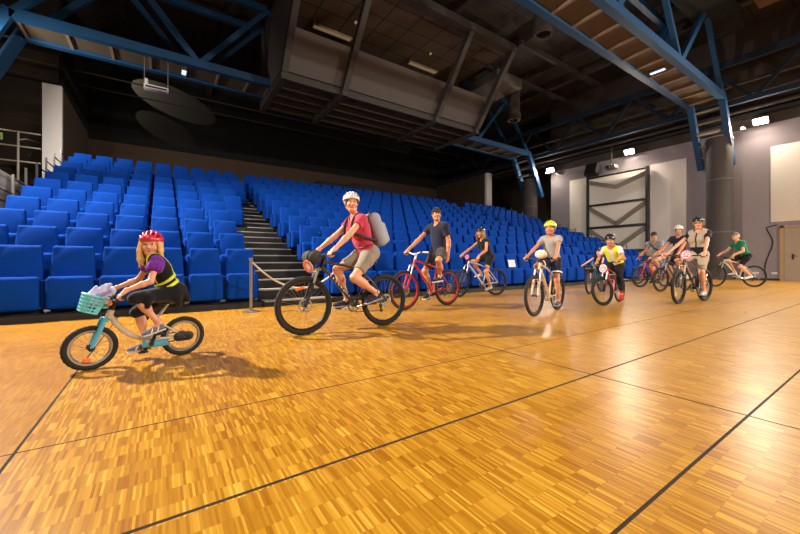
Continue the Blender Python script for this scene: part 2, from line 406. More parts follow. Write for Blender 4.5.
tag(c.build('wall_cable', M_dark), 'black cable hanging down the grey wall beside the beige door', 'cable')
for y in (3.88, 4.5): tag(MB().box((X1-0.03, y, 0.33), (0.05, 0.2, 0.1), bevel=0.01).build('power_socket', M_white), 'white socket low on the grey wall, %s the black cable' % ('between the door and' if y < 4 else 'on the column side of'), 'socket')

# round columns under the ends of the roof trusses
M_col = mat('dark_grey_column', (70, 64, 62), 0.7, var=0.08, scale=3)
M_colring = mat('column_joint_ring', (96, 88, 84), 0.6, var=0.08)
for i, (x, y, rr) in enumerate(((22.66, 5.62, 0.5), (22.62, 16.3, 0.5), (-3.95-0.6, 5.9, 0.6))):
    col = struct(MB().cyl((x, y, 0), (x, y, 6.9), rr, seg=40).build('column_%d' % (i+1), M_col))
    for z in (2.3, 4.85): MB().lathe([(rr+0.012, -0.03), (rr+0.012, 0.03), (rr-0.01, 0.03), (rr-0.01, -0.03)], (x, y, z), (0, 0, 1), 40, True).build('column_ring', M_colring, col, col.location)
    MB().lathe([(rr*0.9, 0), (rr*1.06, 0.1), (rr*1.06, 0.22), (rr*0.6, 0.32)], (x, y, 6.6), (0, 0, 1), 40).build('column_cap', M_col, col, col.location)

# ------------------------------------------------------------------ roof trusses
def truss(y0, y1, label):
    xa, xb, z = -3.85, 21.5, 8.5; ym = (y0+y1)/2
    r = empty('roof_truss', (9, ym, z)); o = r.location; tag(r, label, 'roof truss', 'blue roof trusses')
    for y in (y0, y1):
        MB().beam((xa, y, z), (xb, y, z), 0.24, 0.3).build('bottom_chord', M_blue, r, o)
        for xe, xs, zs in ((xb, 23.1, 5.6), (xa, -5.1, 5.65)):
            MB().beam((xe, y, z+0.12), (xs, y, zs), 0.24, 0.3).build('end_leg', M_blue, r, o)
    for y in (y0-0.1, y1+0.1):
        for a, b in (((xa+2.5, xb-2.5),) if y0 < 10 else ((xa+2.5, 3.7), (14.85, xb-2.5))): MB().beam((a, y, 11.5), (b, y, 11.5), 0.22, 0.26).build('top_chord', M_blue, r, o)
    n = 5; L = (xb-xa)/n
    for y, yt in ((y0, y0-0.1), (y1, y1+0.1)):
        for i in range(n):
            a = xa+i*L
            if y0 > 10 and 3.5 < a < 14: continue          # the booth hangs here
            MB().beam((a, y, z), (a+L/2, yt, 11.5), 0.17, 0.2).build('diagonal', M_blue, r, o)
            MB().beam((a+L/2, yt, 11.5), (a+L, y, z), 0.17, 0.2).build('diagonal', M_blue, r, o)
    MB().box(((xa+xb)/2, ym, z), (xb-xa, y1-y0-0.24, 0.06)).build('catwalk_floor', M_cat, r, o)
    for x in np.arange(xa+0.12, xb, 1.13): MB().box((x, ym, z-0.07), (0.09, y1-y0-0.24, 0.08)).build('catwalk_bar', M_catbar, r, o)
    for k in range(5): MB().box((21.72+k*0.25, ym, 8.1-k*0.5), (0.08, y1-y0-0.24, 0.07)).build('leg_bar', M_catbar, r, o)
    return r
truss(5.25, 6.45, 'blue steel roof truss with brown catwalk overhead, nearer one ending at the tall grey column')
truss(15.7, 17.0, 'blue steel roof truss with brown catwalk running behind the hanging grey booth')
# beams along the side and under the ceiling
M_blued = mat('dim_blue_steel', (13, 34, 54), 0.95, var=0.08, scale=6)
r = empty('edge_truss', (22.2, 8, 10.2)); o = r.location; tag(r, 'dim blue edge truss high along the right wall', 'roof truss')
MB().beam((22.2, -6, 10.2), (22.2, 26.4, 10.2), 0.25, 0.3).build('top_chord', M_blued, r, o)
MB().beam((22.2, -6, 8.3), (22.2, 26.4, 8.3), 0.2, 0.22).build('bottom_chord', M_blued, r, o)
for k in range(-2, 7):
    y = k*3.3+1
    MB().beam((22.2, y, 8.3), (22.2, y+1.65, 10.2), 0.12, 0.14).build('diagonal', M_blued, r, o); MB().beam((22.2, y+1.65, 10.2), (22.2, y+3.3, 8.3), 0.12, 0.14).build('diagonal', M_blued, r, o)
where = ['behind the left end of the booth', 'above the middle of the booth', 'just right of the booth', 'between the booth and the right wall', 'near the right wall']
for i, x in enumerate((2.6, 10.8, 15.2, 18.4, 20.6)):
    tag(MB().box((x, 10, CEIL-0.2), (0.28, 40, 0.38)).build('ceiling_beam', M_beam), 'dark taupe ceiling beam running towards the back wall, ' + where[i], 'beam')
for i, y in enumerate((8.6, 11.2, 13.6)):
    tag(MB().box((18.6, y, CEIL-0.5), (7.8, 0.2, 0.22)).build('ceiling_beam', M_beam), 'slim taupe crosswise ceiling beam right of the booth, %s of three' % ('nearest', 'middle', 'farthest')[i], 'beam')
M_roofslab = mat('tan_ceiling_slab', (112, 90, 64), 0.85, var=0.12, scale=2)
tag(MB().box((17.6, 2.2, CEIL-0.35), (7.6, 3.6, 0.16), bevel=0.02).build('ceiling_slab', M_roofslab), 'tan ceiling slab at the upper right above the nearer truss', 'ceiling panel')
tag(MB().box((18.2, 5.0, CEIL-0.75), (6, 1.2, 0.6)).build('air_duct', M_black), 'black rectangular air duct under the ceiling beside the tan slab', 'duct')
pl = ['lowest', 'second lowest', 'second highest', 'highest']
for i, (x, z) in enumerate(((23.4, 8.05), (22.95, 8.06), (22.75, 8.7), (22.55, 9.25))):
    tag(MB().cyl((x, -8, z), (x, 20.2, z), 0.06+0.02*(i % 2), seg=12).build('service_pipe', M_beam), 'thin dark pipe running high along the right wall, %s of four' % pl[i], 'pipe')
tag(MB().box((23.3, 8, 7.8), (0.36, 26, 0.06)).box((23.13, 8, 7.84), (0.03, 26, 0.14)).build('cable_tray', M_dark), 'dark cable tray along the top of the grey right wall', 'cable tray')
for i, y in enumerate((19.2, 21.4, 23.6)):
    tag(MB().cyl((-9, y, 9.3+0.2*i), (22, y, 9.3+0.2*i), 0.035, seg=8).build('rigging_pipe', M_beam), 'thin lighting pipe above the dark back wall, %s of three' % ('front', 'middle', 'rear')[i], 'pipe')

# ------------------------------------------------------------------ lamps
def flood(y, x=23.15, z=7.45, label='', s=1):
    r = empty('floodlight', (x, y, z)); tag(r, label, 'floodlight', 'wall floodlights'); o = (0, 0, 0)
    Rt = Matrix.Rotation(R_(-38)*s, 3, 'Y')
    MB().box((0, 0, 0), (0.13, 0.56, 0.34), Rt, 0.02).build('housing', M_dark, r, o)
    lens = MB().box(Rt @ Vector((-0.075*s, 0, 0)), (0.012, 0.48, 0.27), Rt, 0.003).build('lens', M_lens, r, o)
    MB().tube([(0, -0.3, 0), (0.2*s, -0.3, 0.1), (0.345*s, 0, 0.12), (0.2*s, 0.3, 0.1), (0, 0.3, 0)], 0.018, 8).build('bracket', M_steelblk, r, o)
flood(9.84, label='bright white floodlight on the right wall above the braced frame')
flood(4.27, label='bright white floodlight on the right wall, right of the tall column')
flood(15.0, label='bright white floodlight in the far corner beside the small distant column')
def led(x, y, label, ln=0.55):
    r = empty('led_lamp', (x, y, 8.42)); tag(r, label, 'lamp', 'LED lamps on the trusses')
    MB().box((0, 0, 0), (0.2, ln, 0.08), bevel=0.02).build('housing', M_rail, r, (0, 0, 0)); MB().box((0, 0, -0.045), (0.15, ln-0.06, 0.014), bevel=0.004).build('diffuser', M_led, r, (0, 0, 0))
led(16.25, 5.9, 'bluish LED lamp under the nearer truss catwalk, upper right'); led(0.75, 16.45, 'bluish LED lamp under the far truss, upper left', 0.45)
# added bulbs near the truss ends, placed to brighten the blue end legs
for i, (y, lab) in enumerate(((4.95, 'small added bulb brightening the truss leg beside the tall column'), (15.25, 'small added bulb brightening the truss leg beside the far column'))):
    r = empty('leg_fill_light', (23.0, y-0.1, 7.2)); tag(r, lab, 'lamp')
    MB().box((0, 0, 0), (0.16, 0.16, 0.1), bevel=0.02).cyl((0, 0, 0), (0.49, 0, 0.02), 0.025).build('housing', M_rail, r, (0, 0, 0)); MB().lathe([(0, -0.045), (0.035, -0.03), (0.045, 0), (0.035, 0.03), (0, 0.045)], (-0.1, 0, 0.02), (0, 0, 1), 12).build('bulb', M_lens, r, (0, 0, 0))
# small fittings on and under the right wall
r = empty('loudspeaker', (22.85, 11.9, 6.7)); tag(r, 'black loudspeaker box hung at the top of the right wall', 'loudspeaker')
Rs = Matrix.Rotation(R_(20), 3, 'Y'); MB().box((0, 0, 0), (0.45, 0.75, 0.75), Rs, 0.03).build('cabinet', M_dark, r, (0, 0, 0)); MB().box(Rs @ Vector((-0.235, 0, 0)), (0.02, 0.66, 0.66), Rs).build('grille', M_steelblk, r, (0, 0, 0)); MB().cyl((0.1, 0, 0.1), (0.64, 0, 0.2), 0.03).build('hanger', M_steelblk, r, (0, 0, 0))
r = empty('projector', (22.9, 10.75, 6.65)); tag(r, 'grey projector beside the black loudspeaker on the right wall', 'projector')
MB().box((0, 0, 0), (0.55, 0.6, 0.24), bevel=0.05).build('body', M_rail, r, (0, 0, 0)); MB().cyl((-0.26, 0.12, 0), (-0.33, 0.12, 0), 0.08, seg=20).build('lens', M_dark, r, (0, 0, 0)); MB().cyl((0, 0, 0.1), (0, 0, 1.3), 0.03).build('hanger', M_steelblk, r, (0, 0, 0))
tag(MB().cyl((22.9, 14.3, 7.1), (22.9, 13.9, 7.0), 0.12, 0.16).cyl((22.9, 14.1, 7.05), (23.49, 14.1, 7.2), 0.03).build('spotlight', M_rail), 'small grey spotlight high on the right wall near the far floodlight', 'spotlight')
for i, (x, y, lab) in enumerate(((22.2, 5.85, 'pale fluorescent fitting atop the tall grey column'), (22.2, 16.35, 'pale fluorescent fitting atop the far grey column'))):
    r = empty('tube_fitting', (x-0.35, y, 7.1)); tag(r, lab, 'lamp'); MB().box((0, 0, 0), (0.16, 0.9, 0.1), bevel=0.02).build('housing', M_rail, r, (0, 0, 0)); MB().cyl((0, -0.4, -0.07), (0, 0.4, -0.07), 0.03).build('tube', M_white, r, (0, 0, 0))
# white trough lamp hung from the far truss
r = empty('hanging_projector', (-0.15, 16.0, 7.3)); tag(r, 'white box fixture hung on two rods below the far truss, upper left', 'light fixture')
MB().box((0, 0, 0), (0.75, 0.32, 0.14), bevel=0.02).build('body', M_white, r, (0, 0, 0)); MB().box((0, -0.17, -0.02), (0.66, 0.02, 0.06)).build('slot', M_dark, r, (0, 0, 0))
MB().box((-0.3, 0, 0.18), (0.1, 0.2, 0.22), bevel=0.02).build('bracket', M_white, r, (0, 0, 0))
for x in (-0.36, 0.36): MB().cyl((x, 0, 0), (x, 0, 1.1), 0.014, seg=8).build('rod', M_rail, r, (0, 0, 0))
# faint stage-light pools on the dark curtain
def spot(loc, tgt, deg, e, col=(1, 0.86, 0.6), blend=0.05):
    d = bpy.data.lights.new('stage_spot', 'SPOT'); d.energy = e; d.spot_size = R_(deg); d.spot_blend = blend; d.color = col; d.shadow_soft_size = 0.02
    o = bpy.data.objects.new('stage_spot', d); C.objects.link(o); o.location = loc; o.rotation_euler = (Vector(tgt)-Vector(loc)).to_track_quat('-Z', 'Y').to_euler()
spot((-3.2, 25.1, 12.1), (-0.3, 26.6, 11.25), 27, 1700); spot((-3.0, 25.0, 10.6), (-0.3, 26.6, 9.4), 23, 330)

# ------------------------------------------------------------------ the hanging grey booth
bx0, bx1 = 3.95, 14.6; A, B, Cc, D = (11.6, 11.5), (14.1, 8.36), (17.4, 8.36), (17.4, 11.5)
r = empty('hanging_booth', (9.3, 15, 8.3)); o = r.location
tag(r, 'large grey hanging control booth with slanted open front above the seats', 'booth')
MB().box(((bx0+bx1)/2, (B[0]+Cc[0])/2, 8.33), (bx1-bx0, Cc[0]-B[0], 0.06)).build('underside', M_boothdk, r, o)
b = MB()
for i in range(5): b.box(((bx0+bx1)/2, B[0]+0.08+i*(Cc[0]-B[0]-0.16)/4, 8.2), (bx1-bx0, 0.14, 0.24))
b.build('underside_beam', M_boothdk, r, o)
def onAB(z): t = (z-B[1])/(A[1]-B[1]); return B[0]+t*(A[0]-B[0])
zp = 9.62
MB().prism([(bx0, onAB(8.4), 8.4), (bx0, onAB(zp), zp), (bx0, onAB(zp)+0.12, zp), (bx0, onAB(8.4)+0.12, 8.4)], (bx1-bx0, 0, 0)).build('parapet', M_booth, r, o)
for x in (bx0+0.02, 6.55, 11.7, bx1-0.02):
    MB().beam((x, B[0]-0.16, B[1]-0.05), (x, A[0]-0.16, A[1]+0.05), 0.24, 0.28, up=(0, -1, -1)).build('mullion', M_boothdk, r, o)
    MB().beam((x, B[0]-0.2, 8.14), (x, Cc[0]+0.1, 8.14), 0.24, 0.3).build('floor_rib', M_boothdk, r, o)
MB().box(((bx0+bx1)/2, A[0], A[1]), (bx1-bx0+0.3, 0.4, 0.36)).build('top_beam', M_beam, r, o)
MB().prism([(bx0-0.02, *B), (bx0-0.02, *A), (bx0-0.02, *D), (bx0-0.02, *Cc)], (-0.08, 0, 0)).build('side_wall', M_booth, r, o)
MB().prism([(bx1+0.02, *B), (bx1+0.02, onAB(zp), zp), (bx1+0.02, Cc[0], zp), (bx1+0.02, *Cc)], (0.08, 0, 0)).build('side_wall', M_booth, r, o)
MB().box(((bx0+bx1)/2, 17.45, 9.9), (bx1-bx0, 0.1, 3.1)).build('back_wall', M_black, r, o)
M_tile = grid_material('brown_grey_ceiling_tile', (90, 76, 63), (28, 23, 20), 1.3, 0.95, 0.05, noise=0.12)
MB().box(((bx0+bx1)/2, 14.6, 11.44), (bx1-bx0, 5.8, 0.05)).build('ceiling_tile', M_tile, r, o)
for x in (7.1, 11.3): MB().cyl((x, 14.0, 11.36), (x, 14.0, 11.41), 0.07).build('downlight', M_warmtube, r, o)
for x, lab in ((6.5, 'tan strip light on the booth ceiling, longer one at the left'), (11.7, 'tan strip light on the booth ceiling, at the right')):
    t = empty('strip_light', (x, 15.15, 11.36)); tag(t, lab, 'lamp'); MB().box((0, 0, 0), (1.9, 0.26, 0.1), bevel=0.02).build('housing', M_catbar, t, (0, 0, 0)); MB().box((0, 0, -0.055), (1.8, 0.2, 0.014)).build('diffuser', M_warmtube, t, (0, 0, 0))
# round duct spouts
for x, y, z0, z1, rr, lab in ((13.2, 8.9, 10.3, 12.0, 0.36, 'dark round duct spout hanging right of the booth top'), (17.3, 13.6, 9.2, 11.59, 0.34, 'grey round duct spout hanging lower, right of the booth side')):
    t = empty('duct_spout', (x, y, z0)); tag(t, lab, 'duct')
    MB().lathe([(rr, 0.3), (rr, z1-z0), (rr-0.03, z1-z0), (rr-0.03, 0.3)], (0, 0, 0), (0, 0, 1), 28, True).build('tube', M_boothdk, t, (0, 0, 0)); MB().lathe([(rr+0.05, 0), (rr+0.05, 0.34), (rr-0.06, 0.34), (rr-0.06, 0.0)], (0, 0, 0), (0, 0, 1), 28, True).build('collar', M_beam, t, (0, 0, 0))
    MB().cyl((0, 0, 0.2), (0, 0, 0.24), rr-0.05, seg=28).build('damper', M_black, t, (0, 0, 0))
tag(MB().box((15.85, 14.2, 10.9), (2.1, 3.0, 0.5), bevel=0.02).build('air_duct', M_booth), 'grey rectangular air duct just right of the booth', 'duct')

# ------------------------------------------------------------------ tiered stand, stairs, rails
NR, PIT, RIS, Y0, Z0 = 11, 0.98, 0.375, 7.25, 0.10
def zrow(k): return Z0+RIS*(k-1)
blocks = [(-2.78, 1.64), (3.13, 15.49), (16.98, 21.4)]
def left_n(k): return 7 if k < 6 else (8 if k < 9 else 9)      # the left block gains seats towards the top
for k in range(1, NR+1):
    t = MB(); y = Y0+PIT*(k-1)
    for i, (a, b) in enumerate(blocks):
        if i == 0: b = b+0.62*(left_n(k)-7)
        z0 = max(0, zrow(k)-RIS-0.02); t.box(((a+b)/2, y+PIT/2+0.01, (zrow(k)+z0)/2), (b-a, PIT+0.02, zrow(k)-z0))
    struct(t.build('floor_tier_%d' % k, M_dark))
struct(MB().box((9.3, 19.17, 3.78), (25.0, 2.2, 0.2)).box((9.3, 20.2, 1.85), (25.0, 0.1, 3.8)).build('floor_landing', M_dark))
for i, (xa, xb) in enumerate(((1.66, 3.11), (15.54, 16.96))):
    r = empty('stand_stairs', ((xa+xb)/2, Y0, 0)); o = r.location
    tag(r, 'grey stepped aisle climbing between the left and middle seat blocks' if i == 0 else 'grey stepped aisle climbing between the middle and right seat blocks', 'stairs')
    for j in range(22):
        y = Y0-0.02+0.49*j; z = 0.1+RIS/2*j
        if i == 0: xa = 1.66+0.62*(left_n(min(NR, j//2+1))-7)
        s = MB().box(((xa+xb)/2, y+0.26, z-0.12), (xb-xa, 0.52, 0.24)).build('step', M_riser, r, o)
        MB().box(((xa+xb)/2, y+0.12, z+0.006), (xb-xa-0.04, 0.25, 0.03), bevel=0.004).build('tread_plate', M_tread, s, (r.location))
ordn = ['first', 'second', 'third', 'fourth', 'fifth', 'sixth', 'seventh', 'eighth', 'ninth', 'tenth', 'eleventh', 'twelfth', 'thirteenth', 'fourteenth', 'fifteenth', 'sixteenth', 'seventeenth', 'eighteenth', 'nineteenth', 'twentieth']
def guard(x, y, z, label):
    r = empty('guard_rail', (x, y, z)); tag(r, label, 'railing', 'guard rails beside the stand'); o = (0, 0, 0)
    MB().box((0, 0, 0.5), (0.05, 0.04, 1.0), bevel=0.006).build('post', M_rail, r, o)
    for zz in (0.42, 0.66, 0.9): MB().cyl((0, 0.02, zz), (0, 0.94, zz), 0.018, seg=10).build('bar', M_steelblk, r, o)
    return r
gl = guard(-2.95, Y0+0.1, zrow(1), 'x')
for side, x in (('left', -2.95), ('right', 21.55)):
    for k in range(1 if side == 'right' else 5, NR+1):
        g = gl if gl['label'] == 'x' else copy_tree(gl)
        g.location = (x, Y0+0.1+PIT*(k-1), zrow(k)); g['label'] = 'grey post and bar guard rail at the %s end of the %s seat row up' % (side, ordn[k-1])
# black covered control desk at the top of the stand
tag(solid('control_desk', [rbox((9.5, 19.0, 4.62), (2.5, 0.5, 0.74), 0.25, k=0.02), rbox((10.4, 19.0, 4.88), (1.3, 0.45, 0.62), 0.25, k=0.1)], 0.06, M_black), 'black draped control desk behind the top seat row', 'desk')

M_railp = mat('beige_rail_paint', (190, 178, 160), 0.5)
# railing, stairs and exit sign in the left corridor
r = empty('corridor_railing', (-5.2, 20.3, 3.9)); tag(r, 'steel corridor railing with three bars left of the white wall', 'railing'); o = r.location
for z in (4.9, 5.5, 6.08): MB().cyl((-7.5, 20.3, z), (-4.1, 20.3, z), 0.032).build('bar', M_railp, r, o)
for x in (-4.75, -6.3): MB().cyl((x, 20.3, 3.9), (x, 20.3, 6.1), 0.04).build('post', M_railp, r, o)
MB().tube([(-4.75, 20.3, 5.75), (-4.6, 20.6, 5.9), (-4.4, 21.6, 6.05)], 0.03).build('bar', M_railp, r, o)
r = empty('corridor_stairs', (-6.3, 21, 3.2)); tag(r, 'dark staircase in the left corridor behind the steel railing', 'stairs'); o = r.location
for j in range(9): MB().box((-6.3, 21.2+0.32*j, 3.9+0.19*j), (3.4, 0.34, 0.12)).build('step', M_dkbrown, r, o)
MB().beam((-4.6, 21, 5.3), (-4.6, 24.5, 7.6), 0.05, 0.05).build('handrail', M_rail, r, o); MB().beam((-4.6, 21, 3.6), (-4.6, 24.5, 5.6), 0.08, 0.3).build('stringer', M_dark, r, o)
M_green = mat('green_exit_face', (20, 120, 60), 0.5, emit=((0.05, 0.6, 0.22), 0.5)); M_orange = mat('orange_sign_face', (220, 120, 40), 0.5)
r = empty('exit_sign', (-5.35, 20.15, 5.78)); tag(r, 'green exit sign on the steel corridor railing', 'sign')
MB().box((0, 0, 0), (0.42, 0.06, 0.26), bevel=0.01).build('face', M_green, r, (0, 0, 0)); MB().box((0.15, -0.034, 0), (0.1, 0.012, 0.22)).build('end_plate', M_orange, r, (0, 0, 0))
MB().box((-0.02, -0.034, 0), (0.14, 0.008, 0.04)).prism([(-0.09, -0.03, -0.06), (-0.16, -0.03, 0), (-0.09, -0.03, 0.06)], (0, -0.008, 0)).build('arrow', M_white, r, (0, 0, 0))

# ------------------------------------------------------------------ seats
M_seat = mat('royal_blue_upholstery', (6, 57, 144), 0.9, var=0.10, scale=7, bump=0.2, bscale=14, spec=0.08)
M_seatside = mat('royal_blue_side_panel', (6, 47, 122), 0.85, var=0.06, scale=7, spec=0.08)
def make_seat():
    r = empty('theatre_seat', (0, 0, 0))
    solid('seat_pan', [rbox((0, 0.075, 0.31), (0.276, 0.07, 0.255), 0.055, k=0.01), ell((0, 0.02, 0.33), (0.22, 0.04, 0.2), k=0.04)], 0.014, M_seat, r)
    t = R_(13); Rb = np.array(((1, 0, 0), (0, math.cos(t), -math.sin(t)), (0, math.sin(t), math.cos(t))))   # leans back
    Rb = np.array(((1, 0, 0), (0, math.cos(t), -math.sin(t)), (0, math.sin(t), math.cos(t))))
    cB = np.array((0, 0.31, 0.74))
    bk = rbox(cB, (0.278, 0.06, 0.31), 0.055, R=Rb, k=0.01)
    n = lambda sx: (np.array((sx*0.278, 0.31, 0.55)), np.array((sx*0.995, 0, 0.07)))
    bk = clip(bk, n(1), n(-1))
    solid('backrest', [bk, ell(cB+np.array((0, -0.045, 0.03)), (0.2, 0.035, 0.24), R=Rb, k=0.04)], 0.014, M_seat, r)
    for s in (-1, 1): MB().box((s*0.292, 0.26, 0.29), (0.033, 0.32, 0.44), bevel=0.014, seg=3).build('armrest', M_seatside, r, (0, 0, 0))
    MB().box((0, 0.3, 0.03), (0.5, 0.22, 0.06)).box((0.2, 0.28, 0.18), (0.04, 0.12, 0.3)).box((-0.2, 0.28, 0.18), (0.04, 0.12, 0.3)).build('pedestal', M_riser, r, (0, 0, 0))
    return r
seat0 = make_seat(); first = True
def place_seat(x, k, label, group):
    global first
    if not SEATS and not first: return
    s = seat0 if first else copy_tree(seat0); first = False
    s.location = (x, Y0+0.12+PIT*(k-1), zrow(k)); tag(s, label, 'seat', group)
for k in range(1, NR+1):
    for bi, (n, xa) in enumerate(((7, -2.72), (20, 3.14), (7, 17.02))):
        for i in range(left_n(k) if bi == 0 else n):
            x = xa+0.31+0.62*i+(0.0 if bi != 1 else -0.02)
            if bi == 0:
                x = -2.72+0.31+0.62*i; n_ = left_n(k)
            if bi == 0 and k < 5:      # outside the frame at the lower left
                d = 0.559*x+0.829*(Y0+0.2+PIT*(k-1)); px = 400+354*(0.829*x-0.559*(Y0+0.2+PIT*(k-1)))/d
                if px < -45: continue
            nm = ordn[k-1]+' row up'
            if bi == 0: lb = 'blue folding seat in the left block, %s, %s seat from the stairs' % (nm, ordn[left_n(k)-1-i]); g = 'blue seats of the left block'
            elif bi == 1: lb = 'blue folding seat in the middle block, %s, %s seat from its left stairs' % (nm, ordn[i]); g = 'blue seats of the middle block'
            else: lb = 'blue folding seat in the right block, %s, %s seat from its stairs' % (nm, ordn[i]); g = 'blue seats of the right block'
            place_seat(x, k, lb, g)
M_paper = mat('white_paper', (205, 212, 226), 0.7, var=0.02)
for x, k, lab in ((9.52, 1, 'white paper sheet on a blue front-row seat left of the rider in the yellow helmet'), (19.2, 2, 'small white paper sheet on a blue seat near the right wall')):
    z = zrow(k); s = MB().box((x, Y0+PIT*(k-1)+0.315, z+0.72), (0.34, 0.006, 0.24), Matrix.Rotation(R_(-13), 3, 'X')); tag(s.build('paper_sheet', M_paper), lab, 'paper')

# rope barrier in front of the stairs
r = empty('rope_post', (1.32, 6.68, 0)); tag(r, 'brushed steel rope post standing before the left seat block', 'post'); o = (0, 0, 0)
MB().lathe([(0.0, 0), (0.15, 0), (0.15, 0.012), (0.03, 0.03), (0.0, 0.03)], (0, 0, 0), (0, 0, 1), 32).build('base', M_metal, r, o); MB().cyl((0, 0, 0.01), (0, 0, 0.93), 0.026).build('pole', M_metal, r, o)
MB().lathe([(0.026, 0.9), (0.036, 0.91), (0.036, 0.95), (0.0, 0.96)], (0, 0, 0), (0, 0, 1), 20).build('cap', M_metal, r, o)
M_rope = mat('cream_rope', (216, 206, 188), 0.85, bump=0.4, bscale=80)
p0, p1 = Vector((1.34, 6.68, 0.88)), Vector((3.16, 7.18, 0.7)); pts = []
for i in range(29):
    t = i/28; p = p0.lerp(p1, t); p.z -= 0.42*4*t*(1-t); pts.append(p)
tag(MB().tube(pts, 0.018, 8).build('barrier_rope', M_rope), 'cream barrier rope sagging across the foot of the stairs', 'rope')
tag(MB().lathe([(0.03, -0.01), (0.045, 0), (0.03, 0.01), (0.02, 0)], (3.16, 7.2, 0.7), (0, 1, 0), 16, True).box((3.16, 7.24, 0.68), (0.04, 0.1, 0.12)).build('rope_hook', M_metal), 'small steel hook holding the rope end at the stair foot', 'hook')
# ------------------------------------------------------------------ bicycles
M_tire = mat('black_rubber_tyre', (34, 32, 31), 0.85, var=0.2, scale=60, bump=0.4, bscale=120)
M_rimb = mat('black_alloy_rim', (40, 39, 40), 0.35, 0.6)
M_rims = mat('silver_alloy_rim', (170, 168, 164), 0.3, 0.85)
M_rimr = mat('red_alloy_rim', (176, 24, 30), 0.4, 0.3)
M_spoke = mat('steel_spoke', (175, 172, 168), 0.3, 0.9)
M_blackp = mat('black_bike_plastic', (22, 22, 23), 0.5, var=0.15)
M_chainm = mat('oily_chain_steel', (70, 66, 62), 0.4, 0.8)
M_silver = mat('silver_bike_part', (178, 176, 172), 0.3, 0.8)
M_orange = mat('orange_reflector', (240, 120, 20), 0.3, coat=0.5)
M_pink = mat('pink_plate_print', (226, 60, 100), 0.5)
M_platew = mat('white_number_plate', (238, 232, 230), 0.5, var=0.02)
V3 = lambda *a: np.array(a, float)
def unit(v): v = np.array(v, float); return v/(np.linalg.norm(v)+1e-12)
def paint(name, rgb): return mat(name, rgb, 0.28, 0.0, var=0.04, coat=0.5)

def wheel(root, name, axle, R, tw, rim, M, nsp=28, disc=0.0, reflector=False, teeth=True, sec=56):
    """a rim that carries its tyre, spokes, hub and brake disc"""
    T4 = M @ Matrix.Translation(Vector(axle))
    rr = R-tw*0.95; rw = tw*0.28
    p = root
    b = MB().lathe([(rr+0.006, -rw), (rr+0.006, rw), (rr-0.012, rw), (rr-0.02, 0), (rr-0.012, -rw)], (0, 0, 0), (0, 1, 0), sec, True).xform(T4)
    o = b.build(name, rim, root, (0, 0, 0))
    prof = []; n = 12
    for i in range(n):
        a = 2*math.pi*i/n; prof.append((R-tw/2+math.cos(a)*tw/2, math.sin(a)*tw*0.48))
    t = MB().lathe(prof, (0, 0, 0), (0, 1, 0), sec*2, True)
    if teeth:                                    # knobs of the tread
        sg = sec*2
        for i in range(n):
            if math.cos(2*math.pi*i/n) > 0.3:
                for k in range(sg):
                    if (k//2+i) % 2 == 0:
                        v = t.v[i*sg+k]; q = 1+0.0045/math.hypot(v[0], v[2]); t.v[i*sg+k] = (v[0]*q, v[1], v[2]*q)
    t.xform(T4).build('tyre', M_tire, o, (0, 0, 0), sharp=50)
    hw = 0.03 if R > 0.25 else 0.022
    s = MB()
    for k in range(nsp):
        a = 2*math.pi*k/nsp; sd = hw if k % 2 else -hw; a2 = a+(0.45 if (k//2) % 2 else -0.45)
        s.tube([(math.cos(a)*rr, 0, math.sin(a)*rr), (math.cos(a2)*0.022, sd, math.sin(a2)*0.022)], 0.0013 if R > 0.25 else 0.0011, 4, caps=False)
    s.xform(T4).build('spoke', M_spoke, o, (0, 0, 0))
    MB().lathe([(0.008, -0.062), (0.012, -0.05), (0.012, -0.036), (0.026, -0.034), (0.026, -0.028), (0.015, -0.024), (0.015, 0.024), (0.026, 0.028), (0.026, 0.034), (0.012, 0.036), (0.012, 0.05), (0.008, 0.062)], (0, 0, 0), (0, 1, 0), 18).xform(T4).build('hub', M_blackp, o, (0, 0, 0))
    if disc:
        d = MB().lathe([(disc, 0.038), (disc, 0.041), (disc-0.018, 0.041), (disc-0.018, 0.038)], (0, 0, 0), (0, 1, 0), 32, True)
        for k in range(5):
            a = 2*math.pi*k/5; d.beam((0.02*math.cos(a), 0.0395, 0.02*math.sin(a)), ((disc-0.01)*math.cos(a+0.4), 0.0395, (disc-0.01)*math.sin(a+0.4)), 0.003, 0.012, up=(math.sin(a), 0, -math.cos(a)))
        d.xform(T4).build('brake_disc', M_silver, o, (0, 0, 0))
    if reflector:
        a = reflector; q = (rr*0.72*math.cos(a), 0.0, rr*0.72*math.sin(a))
        MB().box(q, (0.035, 0.02, 0.1*R/0.33), Matrix.Rotation(-a, 3, 'Y'), 0.006).xform(T4).build('reflector', M_orange, o, (0, 0, 0))
    return o

